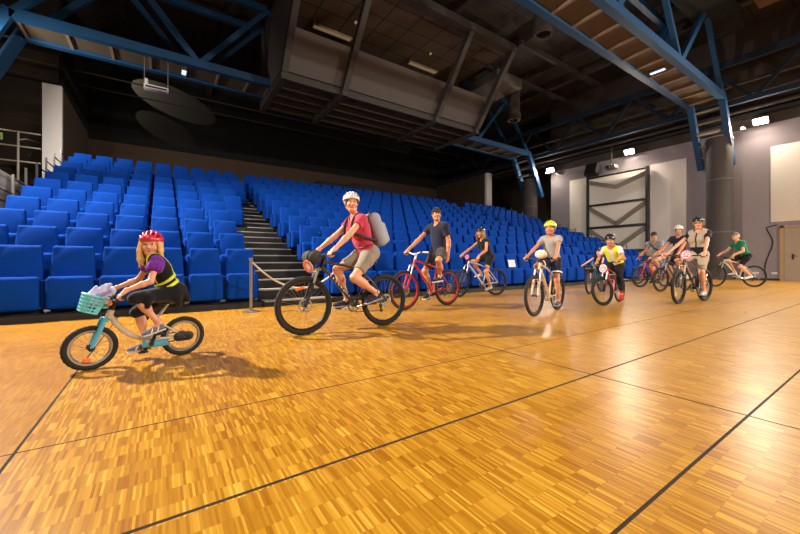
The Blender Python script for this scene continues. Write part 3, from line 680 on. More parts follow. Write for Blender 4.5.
def bike(label, front, rear, R, frame_m, group='riders\' bicycles', rim=None, tw=0.052, WB=None, steer=0.0, hw=0.66, fork_m=None, step=False, saddle_z=0.92, bar_z=None, crank=0.17, crank_ang=0.0, bar_m=None, grip_m=None, plate=None, disc=0.08, reflector=None, rise=0.02, rear_rim=None, mud=False, bar_fwd=0.05, plate_dy=0.0, plate_dz=0.035, saddle_back=0.0):
    f3, r3 = V3(*front, 0), V3(*rear, 0); mid = (f3+r3)/2; hd = math.atan2(*(f3-r3)[[1, 0]])
    WB = WB or float(np.linalg.norm(f3-r3)); root = empty('bicycle', tuple(mid), hd); tag(root, label, 'bicycle', group); Z = (0, 0, 0)
    rim = rim or M_rimb; fork_m = fork_m or M_blackp; bar_m = bar_m or M_blackp; grip_m = grip_m or M_blackp; I4 = Matrix.Identity(4)
    q = WB/1.1
    Ar, Af = V3(-WB/2, 0, R), V3(WB/2, 0, R); S = unit((-0.34, 0, 0.94)); bk = -V3(S[2], 0, -S[0])
    Lf = R*1.36+0.01; HL = Af+S*Lf+bk*0.042*q; HT = HL+S*0.115*q
    BB = V3(-WB/2+0.43*q, 0, max(R-0.055, 0.155)); sd = unit((-0.28, 0, 0.96)); Lst = (saddle_z-BB[2]-0.05)/sd[2]; SP = BB+sd*Lst; STt = BB+sd*min(0.45*q, Lst*0.8)
    Ms = Matrix.Translation(Vector(HL)) @ Matrix.Rotation(steer, 4, Vector(S)) @ Matrix.Translation(-Vector(HL))
    X = lambda p: V3(*(Ms @ Vector(p)))
    # frame
    b = MB(); tr = 0.019*max(0.8, min(1, q))
    b.tube([HL-S*0.0, HT], 0.024, 14)
    if step:
        c1 = HL+S*0.03; pts = []
        P0, P1, P2, P3 = c1, c1+V3(-0.075, 0, -0.16), BB+V3(0.12, 0, 0.045), BB+V3(-0.02, 0, 0.035)
        for i in range(15):
            t = i/14; pts.append(P0*(1-t)**3+P1*3*t*(1-t)**2+P2*3*t*t*(1-t)+P3*t**3)
        b.tube(pts, 0.022, 12); b.tube([BB+V3(0, 0, 0.0), SP-sd*0.1], 0.016, 10)
        for y in (-1, 1): b.tube([BB+V3(-0.02, y*0.028, 0.035), Ar+V3(0.0, y*0.055, 0.0)], 0.012, 8); b.tube([SP-sd*0.16+V3(0, y*0.015, 0), Ar+V3(0, y*0.055, 0)], 0.008, 8)
    else:
        b.tube([HT-S*0.025, (HT+STt)/2+V3(0, 0, 0.008), STt], [tr, tr*0.95, tr*0.8], 12)
        b.tube([HL+S*0.03, HL+S*0.03+(BB-HL)*0.25+V3(-0.01, 0, -0.004), BB], [tr*1.15, tr*1.25, tr*1.1], 12)
        b.tube([BB, STt+sd*0.02], tr*0.88, 12)
        for y in (-1, 1):
            b.tube([BB+V3(-0.02, y*0.035, 0), BB+V3(-0.14*q, y*0.045, 0.01), Ar+V3(0, y*0.064, 0)], [0.012, 0.011, 0.009], 8)
            b.tube([STt-sd*0.03+V3(0, y*0.018, 0), STt-sd*0.06+V3(-0.1*q, y*0.05, -0.06), Ar+V3(0, y*0.064, 0)], [0.009, 0.009, 0.008], 8)
    b.cyl(BB+V3(0, -0.04, 0), BB+V3(0, 0.04, 0), 0.024)
    b.build('frame', frame_m, root, Z)
    # fork
    fy = 0.05 if R > 0.25 else 0.04; b = MB(); u = MB()
    for y in (-fy, fy):
        a0 = Af+V3(0, y, 0); a1 = a0+S*(Lf*0.58); a2 = a0+S*(Lf-0.02)
        if step: b.tube([a0, a0+S*Lf*0.4, a2], [0.013, 0.018, 0.02], 10)
        else: b.tube([a0, a1], [0.017, 0.02], 12); u.tube([a1, a2], 0.014, 12)
    (b if step else u).tube([Af+S*(Lf-0.02)+V3(0, -fy-0.014, 0), HL-S*0.01, Af+S*(Lf-0.02)+V3(0, fy+0.014, 0)], 0.021, 12)
    b.tube([Af+S*(Lf*0.58)+V3(0, -fy, 0), Af+S*(Lf*0.58)+V3(0, 0, 0)+(-bk)*0.03, Af+S*(Lf*0.58)+V3(0, fy, 0)], 0.012, 8) if not step else None
    fk = b.xform(Ms).build('fork', fork_m, root, Z)
    if not step: u.xform(Ms).build('stanchion', M_silver, fk, Z)
    wheel(root, 'front_wheel', Af, R, tw, rim, Ms, disc=disc, reflector=reflector, nsp=28 if R > 0.25 else 16)
    wheel(root, 'rear_wheel', Ar, R, tw, rear_rim or rim, I4, disc=disc, nsp=28 if R > 0.25 else 16)
    # handlebar
    bar_z = bar_z or HT[2]+0.09; BC = HT+S*((bar_z-rise-HT[2])/S[2])-bk*0.0+V3(bar_fwd, 0, 0)
    b = MB(); b.tube([HT, HT+S*((bar_z-rise-HT[2])/S[2])], 0.02, 12); b.tube([HT+S*((bar_z-rise-HT[2])/S[2]-0.02), BC], 0.019, 12)
    h = hw/2; pts = [(0, 0), (0.05, 0), (0.14*hw/0.66, rise), (h, rise)]
    L = [BC+V3(-0.05*max(0, (y-0.06))/h, y, z) for y, z in pts]; Rr = [V3(p[0], -p[1], p[2]) for p in L]
    b.tube(Rr[::-1]+L[1:], 0.0135, 12)
    hb = b.xform(Ms).build('handlebar', bar_m, root, Z); grips = {}
    for sgn, P in ((1, L), (-1, Rr)):
        ax = unit(P[3]-P[2]); g1 = P[3]; g0 = P[3]-ax*(0.115 if R > 0.25 else 0.085)
        MB().tube([g0, g0+ax*0.004, g1-ax*0.004, g1], [0.019, 0.017, 0.017, 0.02], 12).xform(Ms).build('grip', grip_m, hb, Z)
        lv = MB().tube([g0-ax*0.02+V3(0.012, 0, 0), g0-ax*0.01+V3(0.05, 0, -0.008), g0+ax*0.03+V3(0.062, 0, -0.015), g0+ax*0.085+V3(0.058, 0, -0.02)], [0.009, 0.007, 0.006, 0.005], 8)
        lv.box(g0-ax*0.03+V3(0.01, 0, 0), (0.045, 0.03, 0.03), bevel=0.006); lv.xform(Ms).build('brake_lever', M_blackp, hb, Z)
        c0 = g0-ax*0.03+V3(0.03, 0, 0); MB().tube([X(c0), X(c0+V3(0.05, -sgn*0.06, 0.01)), X(HT+V3(0.075, sgn*0.03, -0.02)), X(HL+V3(0.03, sgn*0.05, -0.03)), X(Af+S*Lf*0.3+V3(0, sgn*0.05, 0))], 0.003, 6).build('brake_cable', M_blackp, hb, Z)
        ga = (g0+g1)/2; grips[sgn] = (X(ga), unit(X(ga+ax)-X(ga))*1.0)
    # saddle
    sl = 0.13*min(1, max(0.75, q)); T = SP+sd*0.05
    T = V3(SP[0]-0.014-saddle_back, 0, saddle_z)
    sad = solid('saddle', [cap(T+V3(-sl*0.75, 0.03, -0.022), T+V3(-sl*0.75, -0.03, -0.022), 0.034, k=0.03), cap(T+V3(-sl*0.7, 0, -0.02), T+V3(sl*0.6, 0, -0.022), 0.034, 0.024, 0.03), cap(T+V3(sl*0.5, 0, -0.024), T+V3(sl*1.1, 0, -0.03), 0.022, 0.017, 0.02)], 0.006, M_blackp, root)
    MB().tube([STt-sd*0.02, SP+sd*0.035+V3(-saddle_back*0.7, 0, 0)], 0.0145, 12).tube([SP+V3(-saddle_back, 0, 0)+V3(-sl*0.6, 0.02, 0.028), SP+V3(-saddle_back, 0, 0)+V3(0, 0.02, 0.012), SP+V3(-saddle_back, 0, 0)+V3(sl*0.7, 0.015, 0.026)], 0.004, 6).tube([SP+V3(-saddle_back, 0, 0)+V3(-sl*0.6, -0.02, 0.028), SP+V3(-saddle_back, 0, 0)+V3(0, -0.02, 0.012), SP+V3(-saddle_back, 0, 0)+V3(sl*0.7, -0.015, 0.026)], 0.004, 6).build('seat_post', M_silver if step else M_blackp, sad, Z)
    # cranks, pedals, chain (the drive side is the right, -y)
    cr = MB(); ped = {}; py = 0.135 if R > 0.25 else 0.10
    for sgn in (1, -1):
        a = crank_ang+(math.pi if sgn < 0 else 0); e = BB+V3(crank*math.cos(a), sgn*(py-0.055), crank*math.sin(a))
        cr.tube([BB+V3(0, sgn*0.05, 0), e], [0.016, 0.011], 10); cr.cyl(BB+V3(0, sgn*0.03, 0), BB+V3(0, sgn*0.062, 0), 0.02)
        ped[sgn] = e+V3(0, sgn*0.06, 0)
    cr.lathe([(0.085*crank/0.17, -0.046), (0.085*crank/0.17, -0.05), (0.06*crank/0.17, -0.05), (0.06*crank/0.17, -0.046)], BB, (0, 1, 0), 36, True)
    for k in range(4):
        a = crank_ang+k*math.pi/2+0.6; cr.beam(BB+V3(0, -0.048, 0), BB+V3(0.07*crank/0.17*math.cos(a), -0.048, 0.07*crank/0.17*math.sin(a)), 0.006, 0.016, up=(math.sin(a), 0, -math.cos(a)))
    cs = cr.build('crankset', M_silver if not step else M_blackp, root, Z)
    for sgn in (1, -1):
        p = ped[sgn]; w_ = 0.09 if R > 0.25 else 0.07
        MB().box(p+V3(w_*0.42, 0, 0), (0.014, w_, 0.02), bevel=0.004).box(p-V3(w_*0.42, 0, 0), (0.014, w_, 0.02), bevel=0.004).box(p, (w_*0.9, 0.014, 0.018), bevel=0.004).box(p+V3(0, w_*0.45, 0), (w_, 0.012, 0.018), bevel=0.004).box(p-V3(0, w_*0.45, 0), (w_, 0.012, 0.018), bevel=0.004).cyl(p-V3(0, 0.06, 0), p+V3(0, 0.05, 0), 0.009).build('pedal', M_blackp, cs, Z)
    rc, rk = 0.085*crank/0.17, 0.045 if R > 0.25 else 0.035; ch = []
    for i in range(13): a = math.pi/2-math.pi*i/12; ch.append(BB+V3(rc*math.cos(a), -0.048, rc*math.sin(a)))
    if not step: ch += [Ar+V3(0.06, -0.048, -0.15*R/0.35), Ar+V3(0.025, -0.048, -0.155*R/0.35), Ar+V3(0.02, -0.048, -0.1*R/0.35), Ar+V3(0.03, -0.048, -0.07*R/0.35)]
    for i in range(9): a = -math.pi/2-math.pi*i/8; ch.append(Ar+V3(rk*math.cos(a), -0.048, rk*math.sin(a)))
    MB().tube(ch, 0.0048, 6, closed=True).build('chain', M_chainm, root, Z)
    b = MB()
    for i in range(4 if step else 7): b.lathe([(rk-0.004*i+0.008, 0), (rk-0.004*i+0.008, 0.003), (0.012, 0.003), (0.012, 0)], Ar+V3(0, -0.042-0.0045*i, 0), (0, 1, 0), 24, True)
    b.build('cassette', M_chainm, root, Z)
    if not step:
        MB().tube([Ar+V3(0.01, -0.066, -0.03), Ar+V3(0.03, -0.06, -0.085), Ar+V3(0.02, -0.052, -0.155)], [0.012, 0.014, 0.01], 8).cyl(Ar+V3(0.03, -0.054, -0.08), Ar+V3(0.03, -0.042, -0.08), 0.026).cyl(Ar+V3(0.022, -0.054, -0.15), Ar+V3(0.022, -0.042, -0.15), 0.026).build('derailleur', M_blackp, root, Z)
        MB().tube([Ar+V3(0.1*q, 0.06, 0.0), Ar+V3(0.15*q, 0.1, -0.2)], 0.008, 8).build('kickstand', M_blackp, root, Z) if mud else None
    if plate:
        pr, pm, inner = plate; c0 = BC+V3(0.085, plate_dy, plate_dz); n = unit((1, 0, 0.18))
        pl = MB().lathe([(0, 0), (pr, 0), (pr, 0.004), (0, 0.004)], c0, n, 36).xform(Ms).build('number_plate', pm, root, Z)
        if inner is not None:
            fl = MB()      # ring, petals and bar printed on the plate
            up = unit(np.cross(n, (0, 1, 0))); up = up if up[2] > 0 else -up; yy = V3(0, 1, 0); cf = c0+n*0.0055
            fl.lathe([(pr*0.98, 0), (pr*0.98, 0.0015), (pr*0.78, 0.0015), (pr*0.78, 0)], cf-n*0.001, n, 36, True)
            for k in range(7):
                a = R_(-60+k*50); fl.beam(cf+up*0.012+(yy*math.cos(a)+up*math.sin(a))*pr*0.2, cf+up*0.012+(yy*math.cos(a)+up*math.sin(a))*pr*0.62, pr*0.2, 0.002, up=n)
            fl.beam(cf-up*pr*0.42-yy*pr*0.5, cf-up*pr*0.42+yy*pr*0.5, pr*0.2, 0.002, up=n)
            fl.xform(Ms).build('plate_print', inner, pl, Z)
        MB().tube([BC, c0], 0.006, 6).xform(Ms).build('plate_bracket', M_blackp, pl, Z)
    return dict(root=root, T=T, BB=BB, ped=ped, grips=grips, Ms=Ms, BC=BC, HT=HT, HL=HL, Af=Af, Ar=Ar, S=S, R=R, Lf=Lf, X=X, q=q)

# ------------------------------------------------------------------ people
M_skin = mat('light_skin', (222, 158, 124), 0.5, var=0.05, scale=12)
M_skin2 = mat('tanned_skin', (196, 132, 96), 0.5, var=0.05, scale=12)
M_eyew = mat('eye_white', (235, 230, 225), 0.3, var=0.01); M_iris = mat('dark_iris', (48, 38, 34), 0.25)
M_lip = mat('rosy_lip', (188, 96, 88), 0.45)
def cloth(name, rgb, bump=0.35, bs=22): return mat(name, rgb, 0.9, var=0.12, scale=9, bump=min(1, bump*1.6), bscale=bs, sheen=0.15, spec=0.2)

def ik(a, b, l1, l2, pole):
    d = b-a; L = np.linalg.norm(d); L = min(L, (l1+l2)*0.999); d = unit(d); x = (l1*l1-l2*l2+L*L)/(2*L); h = math.sqrt(max(l1*l1-x*x, 0))
    p = np.array(pole, float); p = p-d*np.dot(p, d); p = unit(p)
    return a+d*x+p*h, a+d*L
def fingers(G, b, fw, up, s, out, curl=True, point=False):
    """hand closed round a bar: b runs outward along the bar, fw away from the wrist, up away from the palm"""
    P = []; k = 0.006*s
    W = G-fw*0.088*s+up*0.034*s
    P.append(cap(W, G-fw*0.035*s+up*0.03*s-b*0.018*s, 0.026*s, 0.021*s, 0.02*s)); P.append(cap(W, G-fw*0.03*s+up*0.03*s+b*0.02*s, 0.025*s, 0.02*s, 0.02*s))
    P.append(cap(G-b*0.030*s+up*0.028*s, G+b*0.030*s+up*0.026*s, 0.014*s, 0.012*s, 0.012*s))
    for i, (o, ln, r) in enumerate(((-0.033, 0.95, 0.0098), (-0.011, 1.08, 0.0102), (0.011, 1.0, 0.0098), (0.033, 0.8, 0.0086))):
        c = G+b*o*s; k1 = c+fw*0.006*s+up*0.03*s; k2 = c+fw*0.036*ln*s+up*0.012*s; k3 = c+fw*0.030*ln*s-up*0.024*s; k4 = c-fw*0.002*s-up*0.03*ln*s
        if point and i == 0: k2 = c+up*0.065*s+fw*0.005*s; k3 = c+up*0.09*s; k4 = c+up*0.112*s-fw*0.004*s
        P += [cap(k1, k2, r*s*1.05, r*s, k), cap(k2, k3, r*s, r*s*0.92, k), cap(k3, k4, r*s*0.92, r*s*0.8, k)]
    t0 = G-b*0.036*s-fw*0.045*s+up*0.02*s; t1 = G-b*0.05*s-fw*0.012*s+up*0.004*s; t2 = G-b*0.048*s+fw*0.006*s-up*0.022*s; t3 = G-b*0.034*s+fw*0.026*s-up*0.034*s
    P += [cap(t0, t1, 0.0135*s, 0.0115*s, 0.01*s), cap(t1, t2, 0.011*s, 0.010*s, k), cap(t2, t3, 0.010*s, 0.008*s, k)]
    return W, P
def open_hand(W, d, pn, sp, s):
    """relaxed hand hanging from wrist W along d; pn = palm normal, sp = towards the thumb"""
    P = [cap(W, W+d*0.075*s+sp*0.02*s, 0.022*s, 0.02*s, 0.02*s), cap(W, W+d*0.07*s-sp*0.02*s, 0.022*s, 0.019*s, 0.02*s)]; k = 0.005*s
    for o, ln, r in ((0.032, 0.95, 0.0095), (0.011, 1.08, 0.0098), (-0.011, 1.0, 0.0095), (-0.032, 0.8, 0.0085)):
        a = W+d*0.082*s+sp*o*s; q1 = a+(d*0.92+pn*0.25)*0.04*ln*s; q2 = q1+(d*0.75+pn*0.6)*0.026*ln*s; q3 = q2+(d*0.5+pn*0.8)*0.02*ln*s
        P += [cap(a, q1, r*s*1.1, r*s, k), cap(q1, q2, r*s, r*s*0.9, k), cap(q2, q3, r*s*0.9, r*s*0.8, k)]
    t0 = W+d*0.025*s+sp*0.022*s; t1 = t0+(d*0.6+sp*0.6+pn*0.4)*0.04*s; t2 = t1+(d*0.9+sp*0.15+pn*0.35)*0.032*s
    P += [cap(t0, t1, 0.013*s, 0.011*s, 0.01*s), cap(t1, t2, 0.011*s, 0.0085*s, k)]
    return P

def rider(label, B, s, hp, vox=0.007, lean=None, yaw=0, pitch=0, skin_m=None, female=False, child=False, shirt=None, sleeve=0.5, hem=-0.06, shorts=None, leg=0.75, shoe=None, sole=None, sock=None, sock_h=0.06, lace=None, hair=None, hair_style='short', helmet=None, cap_hat=None, hang_left=False, point_right=False, glasses=False, vest=None, vest_m=None, bands=None, stretch=0.93, puff=None, girth=1.0, twist=0.0, group='riders in the hall', mouth_open=False, helmet_dark=None, beard=False, sway=0.0, head_fwd=0.03, knee_out=(0.16, 0.16), foot_fwd=0.0, hs=1.0):
    """one seated rider, posed from the bicycle's saddle, pedals and grips"""
    skin_m = skin_m or M_skin; rt = B['root']; sx = s*girth
    H = B['T']+V3(0.0, 0, 0.085*s); Lt = 0.485*s; la, fa = 0.29*s, 0.255*s; lt, ls = 0.435*s, 0.425*s; sw = (0.165 if female or child else 0.19)*s
    def torso(al):
        u = unit((math.sin(al), sway, math.cos(al))); f = unit(np.cross((0, 1, 0), u)); l = np.cross(u, f); c, t = math.cos(twist), math.sin(twist); l2 = l*c-f*t; f2 = f*c+l*t
        return u, f, l, l2, f2
    want = {}
    for sg in (1, -1):
        G, b = B['grips'][sg]; b = b if b[1]*sg > 0 else -b
        want[sg] = (G, b)
    if lean is None:
        best = (9, 0)
        for al in np.linspace(0, 1.1, 56):
            u, f, l, l2, f2 = torso(al); Sh = H+u*Lt; e = 0
            for sg in (1, -1):
                if hang_left and sg == 1: continue
                e = max(e, np.linalg.norm(want[sg][0]-unit(want[sg][0]-(Sh+l2*sg*sw))*0.085*s-(Sh+l2*sg*sw)))
            er = abs(e-stretch*(la+fa)); best = min(best, (er, al))
        lean = best[1]
    u, f, l, l2, f2 = torso(lean); Sc = H+u*Lt
    # --- skeleton
    J = {}
    for sg in (1, -1):
        hip = H+l*sg*0.088*sx; P = B['ped'][sg]; pa = R_(-14 if P[0] < B['BB'][0] else -4); fd = V3(math.cos(pa), sg*0.10, math.sin(pa)); fd = unit(fd); fu = unit(V3(-math.sin(pa), 0, math.cos(pa)))
        ball = P+fu*0.012+fd*foot_fwd*s; ank = ball-fd*0.115*s+fu*0.10*s; knee, ank2 = ik(hip, ank, lt, ls, (1, sg*knee_out[0 if sg > 0 else 1], 0.35)); J[sg] = dict(hip=hip, knee=knee, ank=ank, fd=fd, fu=fu, ball=ball)
        sh = Sc+l2*sg*sw-u*0.01*s; J[sg]['sh'] = sh
    # --- body
    kk = 0.05*s; tors = [ell(H+u*0.03*s, (0.105*sx, 0.165*sx, 0.12*s), (f, l, u), kk), ell(H+u*0.20*s+f*0.008*s, (0.098*sx, 0.138*sx, 0.16*s), (f, l, u), kk), ell(H+u*0.355*s-f*0.008*s, (0.108*sx, 0.155*sx, 0.165*s), (f2, l2, u), kk), cap(Sc+l2*(sw-0.03*s)-u*0.035*s, Sc-l2*(sw-0.03*s)-u*0.035*s, 0.062*s, k=kk)]
    if female: tors += [ell(H+u*0.345*s+f2*0.085*s+l2*sg*0.07*s, (0.058*s, 0.064*s, 0.066*s), (f2, l2, u), 0.03*s) for sg in (1, -1)]
    N = Sc+u*0.03*s-f2*0.012*s; nu = unit(u+V3(0, 0, 0.9)); Hc = N+nu*0.185*s*(0.92 if child else 1)+unit(V3(f2[0], f2[1], 0))*head_fwd*s
    for sg in (1, -1): tors.append(cap(N+u*0.02*s, Sc+l2*sg*sw*0.75-u*0.01*s, 0.043*s, 0.05*s, 0.04*s))
    neck = [cap(N-u*0.02*s, Hc+V3(0, 0, -0.05*s), 0.057*s*(0.88 if child or female else 1), 0.052*s*(0.88 if child or female else 1), 0.025*s)]
    psi = R_(yaw); th = R_(pitch); hf = V3(math.cos(psi)*math.cos(th), math.sin(psi)*math.cos(th), math.sin(th)); hl = unit(np.cross((0, 0, 1), hf)); hu = np.cross(hf, hl); HR = (hf, hl, hu); h = hp
    q = lambda x, y, z: Hc+hf*x*h+hl*y*h+hu*z*h
    rd = lambda *a: tuple(v*h for v in a)
    cz = -0.086 if child else -0.096; ns = 0.82 if child else (0.9 if female else 1.0)
    head = [ell(q(-0.012, 0, 0.038), rd(0.098, 0.078, 0.092), HR, 0.02*h), ell(q(0.022, 0, -0.03), rd(0.070, 0.066 if child else 0.063, 0.078 if child else 0.085), HR, 0.03*h), cap(q(0.064, 0.012, cz), q(0.064, -0.012, cz), 0.019*h, k=0.025*h)]
    for y in (1, -1):
        head += [cap(q(0.0, y*0.052, -0.05), q(0.052, y*0.022, cz-0.002), 0.021*h, 0.016*h, 0.025*h), ell(q(0.060, y*0.038, -0.03), rd(0.028, 0.028, 0.028), HR, 0.02*h)]
        head += [ell(q(-0.008, y*0.08, -0.002), rd(0.02, 0.010, 0.032), HR, 0.008*h), ell(q(0.1, y*0.032, 0.008), rd(0.018, 0.019, 0.012), HR, 0.012*h, sub=True)]
    head += [cap(q(0.084, 0.034, 0.024), q(0.084, -0.034, 0.024), 0.011*h, k=0.014*h), cap(q(0.088, 0, 0.012), q(0.088+0.022*ns, 0, -0.024), 0.0075*h*ns, 0.0115*h*ns, 0.012*h)]
    for y in (1, -1): head.append(ell(q(0.080+0.018*ns, y*0.010, -0.028), rd(0.010*ns, 0.0085*ns, 0.008*ns), HR, 0.008*h))
    if mouth_open: head.append(ell(q(0.094, 0, -0.064), rd(0.016, 0.017, 0.014), HR, 0.008*h, sub=True))
    limbs = []; hands = []; slv = []; legs = []; calf = []
    for sg in (1, -1):
        j = J[sg]; sh = j['sh']
        if hang_left and sg == 1:
            W = sh+unit(V3(-0.05, 0.10, -1))*(la+fa)*0.985; el, W = ik(sh, W, la, fa, (-1, 0.3, 0)); d = unit(W-el); hands += open_hand(W, d, V3(0, -1, 0), V3(1, 0, 0), s*0.95)
        else:
            G, b = want[sg]; dv = unit(G-sh); fw = dv-b*np.dot(dv, b); fw = unit(fw+V3(0, 0, 0.25)); fw = unit(fw-b*np.dot(fw, b)); up = np.cross(fw, b)*1.0; up = up if up[2] > 0 else -up
            W, hp_ = fingers(G, b, fw, up, s*(1.0 if not child else 1.02)*0.95, sg, point=(point_right and sg == -1)); hands += hp_
            el, W2 = ik(sh, W, la, fa, (-0.35, sg*0.55, -0.75))
            if np.linalg.norm(W2-W) > 0.004: W2 = W
            W = W2
        thin = 0.88 if (female or child) else 1.0; a = s*thin*(0.5+0.5*girth); j['el'], j['W'] = el, W
        arm = [ell(sh-u*0.005*s, (0.058*a, 0.055*a, 0.062*a), k=0.03*s), cap(sh, el, 0.05*a, 0.039*a, 0.025*s), cap(el, el+(W-el)*0.35, 0.041*a, 0.042*a, 0.02*s), cap(el+(W-el)*0.35, W, 0.042*a, 0.026*a, 0.02*s)]
        limbs += arm; cutp = sh+(el-sh)*sleeve; cn = unit(el-sh)
        if sleeve > 0: slv += [clip(fat(ell(sh-u*0.005*s, (0.058*a, 0.055*a, 0.062*a), k=0.03*s), 0.014*s), (cutp, cn)), clip(cap(sh, el, 0.05*a+0.016*s, 0.039*a+0.026*s, 0.03*s), (cutp, cn))]
        g = s*(0.55+0.45*girth); th_ = [cap(j['hip']+u*0.0, j['knee'], 0.080*g, 0.053*g, 0.05*s), ell(j['hip']*0.75+j['knee']*0.25+V3(0, 0, 0.0), (0.081*g,)*3, k=0.05*s)]
        glu = [ell(H-f*0.045*s+l*sg*0.07*sx+u*0.0, (0.075*sx, 0.078*sx, 0.082*s), (f, l, u), 0.05*s)]
        sd_ = unit(j['ank']-j['knee']); back = unit(np.cross(sd_, np.cross(V3(-1, 0, 0), sd_)))
        shn = [cap(j['knee'], j['knee']+(j['ank']-j['knee'])*0.4, 0.053*g, 0.047*g, 0.03*s), cap(j['knee']+(j['ank']-j['knee'])*0.3, j['ank'], 0.046*g, 0.031*g, 0.03*s), ell(j['knee']+(j['ank']-j['knee'])*0.30+back*0.022*s, (0.044*g, 0.044*g, 0.1*s), (back, V3(0, 1, 0), sd_), 0.03*s)]
        ft = [cap(j['ank'], j['ank']+j['fd']*0.05*s-j['fu']*0.045*s, 0.033*s, 0.03*s, 0.03*s), cap(j['ank']+j['fd']*0.02*s-j['fu']*0.05*s, j['ball']+j['fd']*0.03*s+j['fu']*0.035*s, 0.03*s, 0.025*s, 0.03*s)]
        limbs += th_+glu+shn+ft; j['th'], j['glu'], j['shn'] = th_, glu, shn
    vfine = vox
    me_prims = [fat(p, -0.002*s) for p in tors]+limbs+neck+head+hands
    body = solid('person', me_prims, vfine, skin_m); body.parent = None; body.location = rt.location; body.rotation_euler = rt.rotation_euler; tag(body, label, 'person', group)
    Z = (0, 0, 0); vc = max(vox*1.25, 0.007)
    # --- face
    for y in (1, -1):
        e = MB().lathe([(0.0, -0.0118*h), (0.008*h, -0.0085*h), (0.0118*h, 0), (0.008*h, 0.0085*h), (0, 0.0118*h)], q(0.0815, y*0.032, 0.008), hf, 14).build('eye', M_eyew, body, Z)
        MB().lathe([(0.0072*h, -0.001*h), (0.006*h, 0.0018*h), (0.0, 0.003*h)], q(0.0815+0.0103, y*0.032, 0.008), hf, 12).build('iris', M_iris, e, Z)
        MB().tube([q(0.089, y*0.019, 0.012), q(0.0945, y*0.032, 0.0195), q(0.084, y*0.047, 0.013)], (0.0018 if child else 0.0024)*h, 6).build('eyelash', M_iris, body, Z)
        MB().tube([q(0.088, y*0.016, 0.026), q(0.092, y*0.032, 0.031), q(0.080, y*0.052, 0.026)], (0.0024 if child or female else 0.0036)*h, 6).build('eyebrow', hair or M_iris, body, Z)
    if mouth_open: MB().tube([q(0.0885-0.006*abs(math.cos(a)), 0.019*math.cos(a), -0.064+0.013*math.sin(a)) for a in np.linspace(0, 2*math.pi, 17)[:-1]], 0.0042*h, 8, closed=True).build('mouth', M_lip, body, Z)
    else: solid('mouth', [cap(q(0.0815, 0.019, -0.060), q(0.0895, 0, -0.0575), 0.003*h, 0.0055*h, 0.005*h), cap(q(0.0815, -0.019, -0.060), q(0.0895, 0, -0.0575), 0.003*h, 0.0055*h, 0.005*h), cap(q(0.0835, 0.011, -0.065), q(0.0835, -0.011, -0.065), 0.0065*h, k=0.005*h)], max(0.002, 0.0022*h), M_lip, body)
    if glasses:
        gm = MB()
        for y in (1, -1): gm.tube([q(0.108, y*0.032+0.021*math.cos(a), 0.006+0.017*math.sin(a)) for a in np.linspace(0, 2*math.pi, 17)[:-1]], 0.0028*h, 6, closed=True); gm.tube([q(0.106, y*0.052, 0.01), q(0.0, y*0.082, 0.012)], 0.0026*h, 6)
        gm.tube([q(0.108, 0.011, 0.01), q(0.108, -0.011, 0.01)], 0.0028*h, 6); gm.build('glasses', M_blackp, body, Z)
    # --- hair
    if hair is not None:
        facecut = [ell(q(0.088, 0, -0.028), rd(0.06, 0.068, 0.086), HR, 0.012*h, sub=True)]
        if beard: pass
        hs = [ell(q(-0.018, 0, 0.04), rd(0.104, 0.087, 0.098), HR, 0.02*h, clips=[(q(0, 0, -0.05), -hu)]), ell(q(-0.04, 0, 0.0), rd(0.082, 0.084, 0.088), HR, 0.02*h)]
        if hair_style == 'long':
            for y in (1, -1):
                for i in range(5):
                    a = 0.052-0.030*i; q0 = q(a, y*0.083, 0.03); q1 = q(a+0.004, y*(0.096-0.004*i), -0.06); q2 = q(a-0.004-0.004*i, y*(0.098-0.01*i)+0.008*math.sin(i*2), -0.15); q3 = q(a-0.012, y*(0.092-0.012*i), -0.225+0.012*math.sin(i*3+y))
                    hs += [cap(q0, q1, 0.015*h, 0.02*h, 0.02*h), cap(q1, q2, 0.02*h, 0.018*h, 0.015*h), cap(q2, q3, 0.018*h, 0.006*h, 0.015*h)]
            for i in range(5):
                y = -0.05+0.025*i; hs += [cap(q(-0.09, y, 0.0), q(-0.1, y*1.1, -0.12), 0.024*h, 0.026*h, 0.03*h), cap(q(-0.1, y*1.1, -0.12), q(-0.095, y*1.25, -0.225+0.01*math.sin(i*2.4)), 0.026*h, 0.008*h, 0.03*h)]
        elif hair_style == 'bun':
            hs += [ell(q(-0.11, 0, -0.04), rd(0.03, 0.034, 0.04), HR, 0.02*h), cap(q(0.05, 0.072, 0.04), q(0.03, 0.08, -0.03), 0.012*h, 0.006*h, 0.012*h), cap(q(0.05, -0.072, 0.04), q(0.03, -0.08, -0.03), 0.012*h, 0.006*h, 0.012*h)]
        elif hair_style == 'curly':
            rng = random.Random(5)
            for i in range(26):
                a = rng.uniform(0.9, 2*math.pi-0.9); z = rng.uniform(-0.06, 0.03); hs.append(ell(q(-0.02+0.095*math.cos(a), 0.09*math.sin(a), z), rd(*(rng.uniform(0.018, 0.026),)*3), HR, 0.012*h))
        solid('hair', hs+facecut, max(0.0045, vox*0.8), hair, body)
